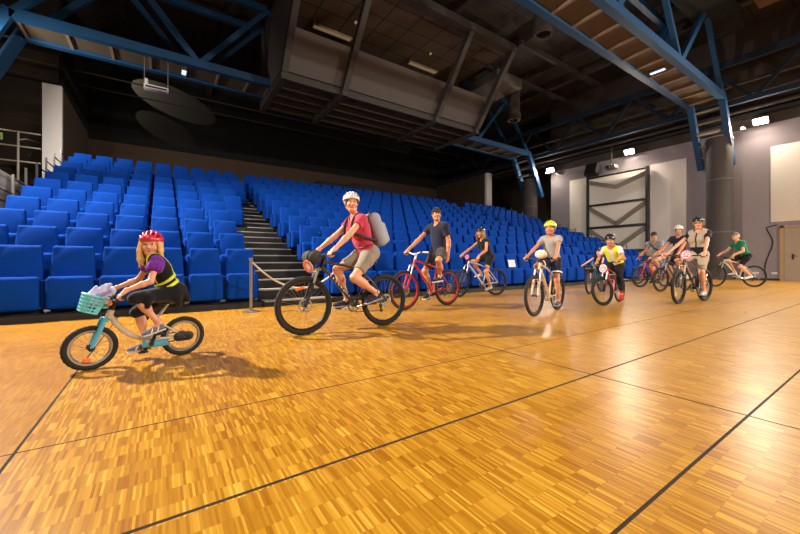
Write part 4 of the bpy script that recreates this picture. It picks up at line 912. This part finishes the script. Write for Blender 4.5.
    # --- headgear
    if helmet is not None:
        lowp = (q(0.0, 0, 0.048), -hu); tilt = unit(-hu+hf*0.10)
        base = dict(k=0.012*h); sh0 = ell(q(-0.016, 0, 0.052), rd(0.133, 0.110, 0.112), HR, clips=[(q(0.0, 0, 0.038), tilt)], **base)
        prim = [sh0, ell(q(-0.07, 0, 0.045), rd(0.085, 0.092, 0.085), HR, clips=[(q(-0.08, 0, 0.0), -hu)], k=0.02*h), ell(q(-0.012, 0, 0.03), rd(0.094, 0.079, 0.098), HR, 0.004*h, sub=True)]
        for yy, zz in ((0.0, 0.165), (0.044, 0.152), (-0.044, 0.152), (0.085, 0.115), (-0.085, 0.115)):
            for xa, xb in ((0.085, 0.035), (0.005, -0.05), (-0.085, -0.12)):
                dz = lambda x: -1.9*(x+0.016)**2*4.2
                p = lambda x: q(x, yy*(1-abs(x+0.016)*1.5), 0.052+(zz-0.052)*math.sqrt(max(0.05, 1-((x+0.016)/0.133)**2)))
                prim.append(cap(p(xa), p(xb), 0.0165*h, 0.0145*h, 0.005*h, sub=True))
        hm = solid('helmet', prim, max(0.0035, vox*0.6), helmet, body)
        solid('helmet_liner', [ell(q(-0.014, 0, 0.045), rd(0.120, 0.098, 0.101), HR, 0.01*h, clips=[(q(0, 0, 0.05), tilt)]), ell(q(-0.012, 0, 0.03), rd(0.092, 0.077, 0.096), HR, 0.004*h, sub=True)], max(0.005, vox*0.8), helmet_dark or M_blackp, hm)
        MB().tube([q(0.02, 0.082, 0.04), q(0.022, 0.076, -0.03), q(0.035, 0.05, -0.09), q(0.045, 0.0, -0.118), q(0.035, -0.05, -0.09), q(0.022, -0.076, -0.03), q(0.02, -0.082, 0.04)], 0.0045*h, 6).build('chin_strap', M_blackp, hm, Z)
    if cap_hat is not None:
        hm = solid('cap', [ell(q(-0.016, 0, 0.05), rd(0.112, 0.093, 0.100), HR, 0.01*h, clips=[(q(0, 0, 0.045), -hu)]), ell(q(-0.012, 0, 0.03), rd(0.094, 0.079, 0.098), HR, 0.004*h, sub=True)], max(0.004, vox*0.7), cap_hat, body)
        solid('cap_brim', [ell(q(0.10, 0, 0.052), rd(0.085, 0.075, 0.010), (unit(hf-hu*0.18), hl, unit(hu+hf*0.18)), 0.004*h, clips=[(q(0.06, 0, 0), -hf)])], max(0.004, vox*0.6), cap_hat, hm)
    # --- clothes
    neckcut = [cap(N-u*0.0*s+f2*0.03*s, N+nu*0.2*s+f2*0.05*s, 0.068*s, 0.09*s, 0.01*s, sub=True)]
    if shirt is not None:
        hp0 = (H+u*hem*s, -u); sp = [clip(fat(p, 0.019*s), hp0) for p in tors]+slv
        tsh = solid('shirt', sp+neckcut, vc, shirt, body)
    if puff is not None:
        for sg in (1, -1):
            j = J[sg]; c0 = j['sh']+(j['el']-j['sh'])*0.30; ax = unit(j['el']-j['sh']); U, V, D = frame_from(ax)
            solid('puff_sleeve', [ell(c0, (0.09*s, 0.09*s, 0.085*s), (U, V, D), 0.02*s, clips=[(j['sh']+(j['el']-j['sh'])*0.56, ax)])]+[ell(c0+(U*math.cos(a)+V*math.sin(a))*0.075*s, (0.02*s, 0.02*s, 0.07*s), (U, V, D), 0.014*s, clips=[(j['sh']+(j['el']-j['sh'])*0.56, ax)]) for a in np.linspace(0, 2*math.pi, 11)[:-1]], vc, puff, body)
    if vest is not None:
        lo = (H+u*vest.get('hem', 0.02)*s, -u); vp = [clip(fat(p, (0.024+vest.get('fat', 0))*s), lo) for p in tors]
        cut = [cap(N+f2*0.04*s, N+nu*0.2*s+f2*0.07*s, 0.075*s, 0.1*s, 0.01*s, sub=True)]
        for sg in (1, -1): cut.append(ell(J[sg]['sh']+l2*sg*0.02*s-u*0.02*s, (0.085*s, 0.072*s, 0.1*s), (f2, l2, u), 0.015*s, sub=True))
        if vest.get('open'): cut.append(rbox(H+u*0.25*s+f2*0.14*s, (0.1*s, vest['open']*s, 0.3*s), 0.01*s, (f2, l2, u), 0.015*s, sub=True))
        vs = solid('vest', vp+cut, vc, vest_m, body)
        if bands is not None:
            def ring(p0, n, hw_, inf): n = unit(n); return [clip(fat(p, inf*s), (p0+n*hw_*s, n), (p0-n*hw_*s, -n)) for p in tors]
            bd = ring(H+u*0.19*s, u+f*0.12, 0.016, 0.036)+ring(H+u*0.11*s, u+f*0.12, 0.010, 0.036)
            solid('reflective_band', bd, vc*0.8, bands, vs)
            for sg in (1, -1): solid('reflective_strap', [fat(p, 0.006*s) for p in ring(Sc+l2*sg*0.085*s, unit(l2), 0.011, 0.024)]+[ell(N+f2*0.03*s, (0.05*s,)*3, k=0.005, sub=True)]+[rbox(H-u*0.2*s, (0.4*s, 0.4*s, 0.28*s), 0.01, (f2, l2, u), 0.005, sub=True)], vc*0.8, bands, vs)
    if shorts is not None:
        top = (H+u*0.135*s, u); sp = [clip(fat(tors[0], 0.012*s), top), clip(fat(tors[1], 0.016*s), top)]
        for sg in (1, -1):
            j = J[sg]; kn = j['knee']
            if leg <= 1: cp = j['hip']+(kn-j['hip'])*leg; n = unit(kn-j['hip']); sp += [clip(fat(j['th'][0], 0.017*s), (cp, n)), clip(fat(j['th'][1], 0.013*s), (cp, n))]
            else:
                cp = kn+(j['ank']-kn)*(leg-1); n = unit(j['ank']-kn); sp += [fat(p, 0.014*s) for p in j['th']]+[clip(fat(p, 0.014*s), (cp, n)) for p in j['shn']]
            sp += [fat(p, 0.012*s) for p in j['glu']]
        solid('shorts' if leg <= 1 else 'trousers', sp, vc, shorts, body)
    # --- shoes
    for sg in (1, -1):
        j = J[sg]; fd, fu, b0 = j['fd'], j['fu'], j['ball']; fl = unit(np.cross(fu, fd)); FR = (fd, fl, unit(np.cross(fd, fl))); p = lambda x, y, z: b0+fd*x*s+fl*y*s+FR[2]*z*s
        sh_ = solid('shoe', [cap(p(-0.13, 0, 0.045), p(-0.05, 0, 0.05), 0.035*s, 0.038*s, 0.02*s), cap(p(-0.05, 0, 0.05), p(0.055, 0.003, 0.035), 0.039*s, 0.031*s, 0.02*s), cap(p(0.02, 0, 0.034), p(0.07, 0, 0.03), 0.036*s, 0.026*s, 0.02*s), cap(p(-0.118, 0, 0.05), p(-0.116, 0, 0.092), 0.036*s, 0.040*s, 0.02*s, clips=[(p(-0.1, 0, 0.098), FR[2])])], max(0.005, vox*0.85), shoe, body)
        solid('sole', [rbox(p(-0.095, 0, 0.012), (0.07*s, 0.036*s, 0.012*s), 0.01*s, FR, 0.02*s), rbox(p(0.03, 0, 0.012), (0.07*s, 0.042*s, 0.012*s), 0.01*s, FR, 0.03*s)], max(0.005, vox*0.8), sole or M_blackp, sh_)
        lc = MB()
        for i in range(4): x = -0.055+0.022*i; zt = 0.092-0.0075*i; lc.tube([p(x, -0.022, zt-0.008), p(x, 0, zt), p(x, 0.022, zt-0.008)], 0.0035*s, 6)
        lc.build('laces', lace or M_platew, sh_, Z)
        if sock is not None: solid('sock', [cap(j['ank']-unit(j['knee']-j['ank'])*0.01, j['ank']+unit(j['knee']-j['ank'])*sock_h*s, 0.037*s, 0.039*s, 0.01*s, clips=[(j['ank']+unit(j['knee']-j['ank'])*sock_h*s, unit(j['knee']-j['ank']))])], max(0.005, vox*0.8), sock, body)
    return dict(body=body, Sc=Sc, u=u, f=f2, l=l2, H=H, N=N, Hc=Hc, J=J, tors=tors, lean=lean, sw=sw)
# ------------------------------------------------------------------ the girl at the front
t_grp = 'riders\' bicycles'
Bg = bike('small silver and light blue child bicycle with a basket at the front left', (-0.485, 3.86), (0.175, 4.0), 0.182, paint('champagne_silver_paint', (206, 190, 168)), rim=M_rims, tw=0.042, fork_m=paint('sky_blue_paint', (80, 172, 206)), step=True, saddle_z=0.545, bar_z=0.605, crank=0.1, crank_ang=R_(112), hw=0.44, grip_m=M_blackp, disc=0.0, reflector=R_(-75), rise=0.05, bar_fwd=0.02, steer=R_(4), saddle_back=0.065)
r = Bg['root']; Z = (0, 0, 0)
M_skyb = paint('sky_blue_paint', (80, 172, 206)); M_orangep = mat('orange_plastic', (236, 140, 40), 0.5)
MB().box(Bg['BB']+V3(-0.04, 0.0, -0.005), (0.2, 0.05, 0.075), Matrix.Rotation(R_(-4), 3, 'Y'), 0.02, 3).build('chain_guard', M_skyb, r, Z)
gcv = MB()
for x in (-0.03, 0.05): gcv.lathe([(0.043, 0), (0.043, 0.012), (0.03, 0.018), (0.0, 0.018)], Bg['Ar']+V3(x, 0.05, 0.005), (0, 1, 0), 24)
gcv.box(Bg['Ar']+V3(0.01, 0.058, 0.005), (0.08, 0.016, 0.084), bevel=0.004).build('hub_cover', M_blackp, r, Z)
MB().tube([Bg['X'](Bg['BC']+V3(0.03, y, -0.01)) for y in (-0.05, 0, 0.05)], 0.022, 10).build('bar_clamp', M_orangep, r, Z)
# woven basket: floor, rim and lattice walls
hx, hy, hz = 0.075, 0.115, 0.135; bk = MB(); bup = Bg['S']; bfw = V3(bup[2], 0, -bup[0]); bc = Bg['BC']+bfw*0.13-bup*0.055
def bl(x, y, z): return bc+bfw*x+V3(0, y, 0)+bup*z
def bpt(u_, v_, t):
    k = 0.78+0.22*t; return bl(u_*hx*k, v_*hy*k, -hz/2+hz*t)
ringp = [(math.cos(a), math.sin(a)) for a in np.linspace(0, 2*math.pi, 49)[:-1]]
sq = lambda c, s_: (math.copysign(abs(c)**0.6, c), math.copysign(abs(s_)**0.6, s_))
for t in (0.0, 0.2, 0.4, 0.6, 0.8): bk.tube([bpt(*sq(*p), t) for p in ringp], 0.006, 6, closed=True)
bk.tube([bpt(*sq(*p), 1.0) for p in ringp], 0.009, 8, closed=True)
for p in ringp[::2]: bk.tube([bpt(*sq(*p), t) for t in (0, 0.5, 1)], 0.0062, 6)
bk.prism([bpt(*sq(*p), 0.0) for p in ringp], tuple(bup*0.008)); bk.box(bl(-0.09, 0, 0.0), (0.05, 0.05, 0.03))
bk.xform(Bg['Ms']).build('basket', mat('turquoise_wicker_plastic', (112, 206, 216), 0.5, var=0.08), r, Z)
M_lav = cloth('lavender_cloth', (196, 190, 222), 0.8, 16); M_lavd = cloth('deep_lavender_cloth', (150, 142, 190), 0.8, 16)
Wm = Matrix.Translation(r.location) @ Matrix.Rotation(r.rotation_euler.z, 4, 'Z') @ Bg['Ms']
def wpt(p): return V3(*(Wm @ Vector(p)))
B_ = lambda x, y, z: wpt(bl(x, y, z))
cl = [cap(B_(0.01, -0.05, 0.02), B_(0.0, 0.05, 0.03), 0.055, 0.055, 0.03), cap(B_(-0.02, 0.05, 0.05), B_(-0.02, 0.06, 0.15), 0.045, 0.022, 0.02), cap(B_(0.0, -0.04, 0.05), B_(-0.05, -0.02, 0.17), 0.045, 0.02, 0.02), cap(B_(-0.045, 0.05, 0.11), B_(-0.10, -0.05, 0.15), 0.032, 0.028, 0.012), cap(B_(0.035, 0.05, 0.06), B_(0.02, 0.03, 0.14), 0.03, 0.014, 0.015), cap(B_(-0.07, 0.07, 0.05), B_(-0.1, 0.03, 0.14), 0.03, 0.02, 0.012), cap(B_(-0.02, 0.0, 0.1), B_(-0.06, 0.03, 0.185), 0.03, 0.016, 0.012)]
o = solid('folded_jacket', cl, 0.007, M_lav); tag(o, 'crumpled lavender jacket stuffed in the turquoise bicycle basket', 'jacket')
solid('lining', [cap(B_(-0.01, 0.085, 0.08), B_(-0.07, 0.06, 0.13), 0.02, 0.014, 0.01), cap(B_(0.01, 0.0, 0.1), B_(-0.02, 0.07, 0.12), 0.022, 0.012, 0.01)], 0.007, M_lavd, o)
M_purple = cloth('purple_satin', (112, 40, 150)); M_bfab = cloth('black_fabric', (24, 23, 26)); M_yel = mat('neon_yellow_band', (214, 226, 50), 0.6)
M_blond = mat('blond_hair', (226, 186, 116), 0.6, var=0.3, scale=40, bump=0.5, bscale=60)
Pg = rider('young girl in a red helmet and purple puff sleeves, turning her face to the camera', Bg, 0.70, 0.85, vox=0.0052, lean=R_(27), head_fwd=-0.02, foot_fwd=0.07, yaw=66, pitch=-3, child=True, shirt=M_purple, sleeve=0.3, puff=M_purple, shorts=M_bfab, leg=0.92, shoe=cloth('grey_sneaker', (110, 112, 122)), sole=mat('pale_sole', (200, 196, 196), 0.6), lace=mat('red_lace', (200, 40, 60), 0.6), sock=cloth('pink_sock', (222, 150, 140)), sock_h=0.07, hair=M_blond, hair_style='long', helmet=mat('raspberry_helmet', (206, 34, 62), 0.3, coat=0.5, var=0.05), vest=dict(hem=-0.02, fat=0.004), vest_m=M_bfab, bands=M_yel)
# skirt over the shorts
H, u, f, l = Pg['H'], Pg['u'], Pg['f'], Pg['l']; s = 0.70
sk = [ell(H+u*0.03*s, (0.15*s, 0.2*s, 0.13*s), (f, l, u), 0.03)]
for sg in (1, -1):
    j = Pg['J'][sg]; sk += [cap(j['hip'], j['hip']+(j['knee']-j['hip'])*1.03, 0.115*s, 0.082*s, 0.04), cap(H-f*0.09*s+l*sg*0.09*s, H-f*0.16*s+l*sg*0.12*s-V3(0, 0, 0.17*s), 0.06*s, 0.04*s, 0.03), cap(H+l*sg*0.15*s, H+l*sg*0.17*s-V3(0.02, 0, 0.15*s), 0.05*s, 0.035*s, 0.03), cap(j['knee']-V3(0.12*s, 0, 0)+l*sg*0.05*s, j['knee']-V3(0.10*s, 0, 0.11*s)+l*sg*0.06*s, 0.05*s, 0.03*s, 0.03)]
solid('skirt', sk, 0.007, M_bfab, Pg['body'])

for sg in (1, -1):
    j = Pg['J'][sg]; fd, fu, b0 = j['fd'], j['fu'], j['ball']; fl = unit(np.cross(fu, fd)); shoe_o = [c for c in Pg['body'].children if c.name.startswith('shoe')][0 if sg > 0 else 1]
    for k, mm in enumerate((M_platew, mat('red_lace', (200, 40, 60), 0.6), M_platew)):
        x0 = (-0.02-0.035*k)*0.7
        MB().tube([b0+fd*(x0+0.02)+fu*0.014+fl*0.029, b0+fd*(x0+0.008)+fu*0.035+fl*0.0285, b0+fd*(x0-0.004)+fu*0.05+fl*0.019], 0.0045, 6).build('shoe_stripe', mm, shoe_o, Z)

# ------------------------------------------------------------------ the woman
Bw = bike('black mountain bicycle with a dark handlebar bag, second from the left', (1.45, 4.24), (2.6, 4.25), 0.356, paint('gloss_black_paint', (26, 27, 30)), tw=0.058, saddle_z=0.91, bar_z=0.985, crank_ang=R_(168), hw=0.66, reflector=R_(75), disc=0.085, rise=0.02, bar_fwd=0.06)
r = Bw['root']; X = Bw['X']
bg = solid('handlebar_bag', [cap(X(Bw['BC']+V3(0.12, 0.09, -0.02)), X(Bw['BC']+V3(0.12, -0.09, -0.02)), 0.085, k=0.03)], 0.008, mat('charcoal_bag_cloth', (58, 56, 56), 0.85, bump=0.3, bscale=30), r)
MB().tube([X(Bw['BC']+V3(0.12+0.088*math.cos(a), 0.1, -0.02+0.088*math.sin(a))) for a in np.linspace(0, 6.28, 25)[:-1]], 0.006, 6, closed=True).build('zip', M_blackp, bg, Z)
n_ = unit(V3(1, 0.35, -0.5)); pl = MB().lathe([(0, 0), (0.085, 0), (0.085, 0.005), (0, 0.005)], X(Bw['BC']+V3(0.18, 0.06, -0.13)), n_, 32).build('number_plate', M_platew, r, Z)
MB().lathe([(0.084, 0), (0.084, 0.002), (0.04, 0.002), (0.04, 0)], X(Bw['BC']+V3(0.18, 0.06, -0.13))+n_*0.006, n_, 32, True).build('plate_print', mat('salmon_plate_print', (226, 120, 110), 0.5), pl, Z)
MB().box(X(Bw['HL']+V3(0.06, 0.02, -0.02)), (0.05, 0.05, 0.05), bevel=0.012).build('front_lamp', mat('lime_lamp', (206, 226, 90), 0.4), r, Z)
ds, de = Bw['HL']+Bw['S']*0.03, Bw['BB']; lw = MB()      # pale lettering strokes along the down tube
for i in range(6):
    a = ds+(de-ds)*(0.24+0.075*i)+V3(0, 0.0235, 0); d_ = unit(de-ds); lw.beam(a, a+unit(d_*0.5+V3(0.3, 0, 0.9))*0.026, 0.004, 0.01, up=d_)
lw.build('frame_lettering', M_platew, r, Z)
M_rose = cloth('rose_pink_shirt', (192, 62, 90)); M_khaki = cloth('pale_khaki_shorts', (150, 137, 123)); M_brownh = mat('brown_hair', (96, 62, 42), 0.6, var=0.3, scale=40, bump=0.5, bscale=60)
M_whelm = mat('white_helmet', (226, 222, 218), 0.35, coat=0.4, var=0.03)
Pw = rider('woman in a pink shirt and white helmet riding with a pale backpack', Bw, 1.0, 1.0, vox=0.0058, yaw=72, pitch=2, female=True, shirt=M_rose, sleeve=0.42, hem=0.0, shorts=M_khaki, leg=0.72, shoe=cloth('dark_plum_sneaker', (52, 46, 58)), sole=mat('grey_sole', (150, 140, 140), 0.6), lace=mat('pink_lace', (226, 90, 110), 0.6), sock=cloth('dark_sock', (60, 50, 54)), sock_h=0.03, hair=M_brownh, hair_style='bun', helmet=M_whelm, girth=1.06, lean=R_(21))
MB().tube([Pw['H']+V3(0, 0, 0)+Pw['u']*0.125+Pw['f']*0.125*math.cos(a)+Pw['l']*0.175*math.sin(a) for a in np.linspace(0, 6.28, 33)[:-1]], 0.006, 8, closed=True).build('belt', M_blackp, Pw['body'], Z)
# her backpack
W4 = Matrix.Translation(Pw['body'].location) @ Matrix.Rotation(Pw['body'].rotation_euler.z, 4, 'Z')
def wl(p): return V3(*(W4 @ Vector(p)))
def wd(v): return V3(*(W4.to_3x3() @ Vector(v)))
u, f, l = wd(Pw['u']), wd(Pw['f']), wd(Pw['l']); ctr = wl(Pw['H']+Pw['u']*0.27-Pw['f']*0.235)
M_pack = cloth('pale_grey_backpack_cloth', (160, 160, 168), 0.5, 12); M_strap = mat('dark_strap', (46, 42, 50), 0.8)
o = solid('backpack', [rbox(ctr, (0.085, 0.15, 0.235), 0.075, (f, l, u), 0.03), rbox(ctr-f*0.075-u*0.07, (0.055, 0.12, 0.15), 0.05, (f, l, u), 0.02)], 0.01, M_pack); tag(o, 'pale grey backpack on the back of the woman in pink', 'backpack')
for sg in (1, -1):
    pts = [wl(Pw['H']+Pw['u']*a+Pw['f']*b+Pw['l']*c*sg) for a, b, c in ((0.44, -0.15, 0.07), (0.545, -0.06, 0.085), (0.53, 0.06, 0.095), (0.44, 0.142, 0.105), (0.35, 0.158, 0.125), (0.27, 0.09, 0.17), (0.20, -0.02, 0.175), (0.14, -0.14, 0.13))]
    sm = []
    for i in range(7):
        a_, b_, c_, d_ = pts[max(i-1, 0)], pts[i], pts[i+1], pts[min(i+2, 7)]
        for k in range(6):
            t = k/6; sm.append(0.5*(2*b_+(c_-a_)*t+(2*a_-5*b_+4*c_-d_)*t*t+(3*b_-a_-3*c_+d_)*t**3))
    MB().tube(sm+[pts[-1]], 0.017, 10).build('strap', M_strap, o, o.location)
MB().tube([ctr+u*0.2+l*0.04, ctr+u*0.25+l*0.03, ctr+u*0.25-l*0.03, ctr+u*0.2-l*0.04], 0.009, 8).build('top_loop', M_strap, o, o.location)

# ------------------------------------------------------------------ the man on the red bicycle
Bm = bike('red mountain bicycle with red rims, third from the left', (3.72, 5.36), (4.86, 5.46), 0.362, paint('cherry_red_paint', (188, 18, 32)), rim=M_rimr, tw=0.055, saddle_z=0.99, bar_z=1.06, crank_ang=R_(85), hw=0.66, fork_m=paint('cherry_red_paint', (188, 18, 32)), bar_m=mat('white_bar', (224, 220, 218), 0.4), grip_m=mat('pale_grip', (206, 200, 196), 0.7), disc=0.08, rise=0.03)
M_navy = cloth('dark_navy_cotton', (36, 38, 56)); M_darkp = cloth('dark_patterned_cotton', (62, 54, 54)); M_dkhair = mat('dark_hair', (38, 30, 27), 0.6, var=0.3, scale=40, bump=0.5, bscale=60)
Pm = rider('man in a dark cap and navy tee on the red bicycle, one arm hanging', Bm, 1.06, 1.02, vox=0.0065, lean=R_(5), knee_out=(0.75, 0.16), yaw=58, pitch=3, shirt=M_navy, sleeve=0.62, hem=-0.03, shorts=M_darkp, leg=0.82, shoe=cloth('black_sneaker', (34, 33, 36)), sole=mat('pale_sole', (200, 196, 196), 0.6), sock=cloth('white_sock', (214, 208, 202)), sock_h=0.05, hair=M_dkhair, cap_hat=cloth('black_cap_cloth', (34, 34, 40)), hang_left=True, skin_m=M_skin2)
# ------------------------------------------------------------------ the teenager
Bt = bike('grey and white bicycle fourth from the left, before the seat rows', (6.22, 6.49), (7.3, 6.3), 0.35, paint('pale_grey_paint', (190, 192, 194)), tw=0.05, saddle_z=0.92, bar_z=0.99, crank_ang=R_(250), hw=0.62, plate=(0.06, M_pink, None), disc=0.0, mud=True, steer=R_(22))
M_lbrown = mat('light_brown_hair', (140, 96, 58), 0.6, var=0.3, scale=40, bump=0.5, bscale=60); M_bhelm = mat('black_helmet', (30, 30, 33), 0.35, coat=0.4)
Pt = rider('long-haired rider in a black helmet and dark clothes, leaning to the bars', Bt, 0.95, 0.97, vox=0.007, lean=R_(24), skin_m=M_skin2, yaw=18, pitch=-8, female=True, shirt=M_bfab, sleeve=0.14, hem=-0.02, shorts=M_bfab, leg=0.62, shoe=cloth('pale_sneaker', (196, 188, 184)), hair=M_lbrown, hair_style='long', helmet=M_bhelm)
# ------------------------------------------------------------------ the boy in the yellow-green helmet
Bb = bike('cream bicycle with a pale round pouch on its bars, under the yellow helmet', (5.05, 3.56), (6.08, 3.80), 0.336, paint('cream_paint', (214, 190, 158)), tw=0.05, saddle_z=0.83, bar_z=0.94, crank_ang=R_(272), hw=0.62, fork_m=paint('champagne_silver_paint', (206, 190, 168)), reflector=R_(80), disc=0.0, steer=R_(-3))
r = Bb['root']; X = Bb['X']; solid('bar_pouch', [ell(X(Bb['BC']+V3(0.07, 0.06, 0.09)), (0.055, 0.10, 0.075), k=0.02)], 0.009, mat('cream_pouch_cloth', (226, 212, 186), 0.8), r)
M_lgrey = cloth('heather_grey_cotton', (164, 156, 152)); M_nshort = cloth('navy_sport_cotton', (34, 36, 54))
Pb = rider('boy in a yellow-green helmet and grey tee on the cream bicycle', Bb, 0.84, 0.95, vox=0.0062, yaw=8, pitch=2, child=True, shirt=M_lgrey, sleeve=0.55, hem=-0.1, shorts=M_nshort, leg=0.66, shoe=cloth('slate_sneaker', (62, 66, 78)), sole=mat('grey_sole', (150, 140, 140), 0.6), hair=M_brownh, helmet=mat('yellow_green_helmet', (214, 222, 40), 0.35, coat=0.4, var=0.04), mouth_open=True, point_right=True, lean=R_(12), skin_m=M_skin2)
for sg in (1, -1):
    j = Pb['J'][sg]; a, b_ = j['hip'], j['knee']; c0 = a+(b_-a)*0.63
    MB().lathe([(0.088, -0.012), (0.0905, -0.012), (0.0895, 0.012), (0.087, 0.012)], c0, b_-a, 28, True).build('hem_stripe', M_platew, Pb['body'], Z)
# ------------------------------------------------------------------ the child in the yellow vest
Bk = bike('small red bicycle with a round pink number plate, under the yellow vest', (7.43, 3.65), (8.37, 3.76), 0.295, paint('cherry_red_paint', (188, 18, 32)), tw=0.05, saddle_z=0.76, bar_z=0.86, crank=0.15, crank_ang=R_(265), hw=0.58, steer=R_(-21), plate=(0.085, M_pink, M_platew), plate_dz=-0.09, disc=0.0, fork_m=M_blackp)
Pk = rider('child in a yellow vest over a white tee, black helmet and red shoes', Bk, 0.86, 0.94, vox=0.0068, yaw=14, pitch=-8, child=True, shirt=cloth('white_cotton', (220, 214, 212)), sleeve=0.5, shorts=M_bfab, leg=1.78, shoe=cloth('red_sneaker', (196, 30, 34)), sole=mat('red_sole', (170, 30, 34), 0.6), sock=cloth('red_sock', (196, 34, 36)), sock_h=0.2, hair=M_dkhair, helmet=M_bhelm, vest=dict(hem=0.06, open=0.035), vest_m=cloth('hi_vis_yellow', (232, 226, 30)), lean=R_(38), skin_m=M_skin2)
# partly hidden rider behind the child
Bh = bike('teal bicycle with a black bar bag, half hidden behind the small red bicycle', (9.62, 5.08), (10.64, 5.28), 0.34, paint('teal_paint', (26, 98, 96)), tw=0.05, saddle_z=0.66, bar_z=0.76, crank_ang=R_(200), hw=0.6, disc=0.0, saddle_back=0.1)
solid('bar_bag', [cap(Bh['X'](Bh['BC']+V3(0.12, 0.04, -0.06)), Bh['X'](Bh['BC']+V3(0.12, -0.06, -0.06)), 0.1, k=0.03)], 0.014, M_blackp, Bh['root'])
rider('rider in dark clothes, mostly hidden behind the child in the yellow vest', Bh, 0.64, 0.84, lean=R_(0), vox=0.009, yaw=0, child=True, shirt=M_bfab, sleeve=0.5, shorts=M_bfab, leg=0.8, shoe=cloth('black_sneaker', (34, 33, 36)), hair=M_dkhair, helmet=M_bhelm)
# ------------------------------------------------------------------ the group at the right
M_greyt = cloth('grey_cotton', (132, 132, 138)); M_beige = cloth('beige_shorts_cotton', (178, 160, 138))
Ba = bike('red bicycle with black wheels, behind the group at the right', (13.6, 5.45), (14.6, 5.08), 0.36, paint('cherry_red_paint', (188, 18, 32)), tw=0.055, saddle_z=0.98, bar_z=1.06, crank_ang=R_(80), hw=0.64, fork_m=paint('cherry_red_paint', (188, 18, 32)), disc=0.08)
Pa = rider('man in a black cap and grey tee with a dark shoulder strap', Ba, 1.05, 1.02, vox=0.0085, yaw=40, pitch=-6, shirt=M_greyt, sleeve=0.6, shorts=M_beige, leg=0.85, shoe=cloth('black_sneaker', (34, 33, 36)), hair=M_dkhair, cap_hat=cloth('black_cap_cloth', (34, 34, 40)), skin_m=M_skin2)
solid('shoulder_strap', [clip(fat(p, 0.022), (Pa['Sc']-Pa['u']*0.16+unit(Pa['l']+Pa['u'])*0.028, unit(Pa['l']+Pa['u'])), (Pa['Sc']-Pa['u']*0.16-unit(Pa['l']+Pa['u'])*0.028, -unit(Pa['l']+Pa['u']))) for p in Pa['tors']], 0.011, M_strap, Pa['body'])
Be = bike('black bicycle farthest back, behind the red one at the right', (15.5, 6.28), (16.5, 5.98), 0.34, paint('gloss_black_paint', (26, 27, 30)), tw=0.05, saddle_z=0.86, bar_z=0.95, crank_ang=R_(200), hw=0.6, disc=0.0)
rider('farthest rider in a white helmet, peeping out behind the man in the cap', Be, 0.92, 0.96, vox=0.011, yaw=20, child=True, shirt=M_lgrey, sleeve=0.5, shorts=M_nshort, leg=0.8, shoe=cloth('black_sneaker', (34, 33, 36)), hair=M_dkhair, helmet=M_whelm, skin_m=M_skin2)
B2 = bike('dark bicycle with a pale plate, ridden by the person in navy', (12.15, 4.33), (13.2, 4.07), 0.36, paint('graphite_paint', (60, 60, 66)), tw=0.055, saddle_z=0.98, bar_z=1.06, crank_ang=R_(80), hw=0.66, plate=(0.1, M_platew, M_pink), disc=0.08, steer=R_(2))
P2 = rider('rider in a navy tee and white helmet, between the cap wearer and the beige vest', B2, 1.07, 1.03, lean=R_(5), vox=0.008, yaw=25, pitch=-2, shirt=M_navy, sleeve=0.55, shorts=M_nshort, leg=0.85, shoe=cloth('black_sneaker', (34, 33, 36)), hair=M_dkhair, helmet=M_whelm, skin_m=M_skin2)
B3 = bike('black mountain bicycle with a large pink plate, nearest of the right group', (9.03, 2.9), (10.2, 2.79), 0.358, paint('gloss_black_paint', (26, 27, 30)), tw=0.06, saddle_z=0.95, bar_z=1.02, crank_ang=R_(275), hw=0.76, plate=(0.1, M_platew, M_pink), plate_dy=0.06, disc=0.085, steer=R_(5))
P3 = rider('rider in glasses, black tee and beige vest at the right', B3, 1.0, 1.0, girth=0.94, vox=0.007, yaw=18, pitch=-2, female=True, shirt=M_bfab, sleeve=0.6, shorts=M_beige, leg=0.88, shoe=cloth('pale_sneaker', (196, 188, 184)), hair=M_lbrown, hair_style='curly', helmet=mat('black_green_helmet', (34, 44, 34), 0.35, coat=0.4), glasses=True, vest=dict(hem=0.17, open=0.01, fat=0.014), vest_m=cloth('beige_fleece', (178, 160, 140), 1.0, 40), lean=R_(0))
B4 = bike('white bicycle with a black saddle, rightmost and facing away left', (16.2, 4.1), (17.0, 3.3), 0.375, paint('off_white_paint', (206, 200, 190)), tw=0.045, saddle_z=0.98, bar_z=1.05, crank_ang=R_(200), hw=0.62, disc=0.0, steer=R_(18))
P4 = rider('rider in a green tee and dark shorts, rightmost, leaning forward', B4, 1.06, 1.02, vox=0.0085, yaw=20, pitch=-2, shirt=cloth('emerald_cotton', (16, 120, 84)), sleeve=0.55, shorts=M_bfab, leg=0.85, shoe=cloth('white_sneaker', (224, 220, 218)), hair=M_blond, skin_m=M_skin, cap_hat=cloth('grey_cap_cloth', (120, 112, 104)), stretch=0.97)
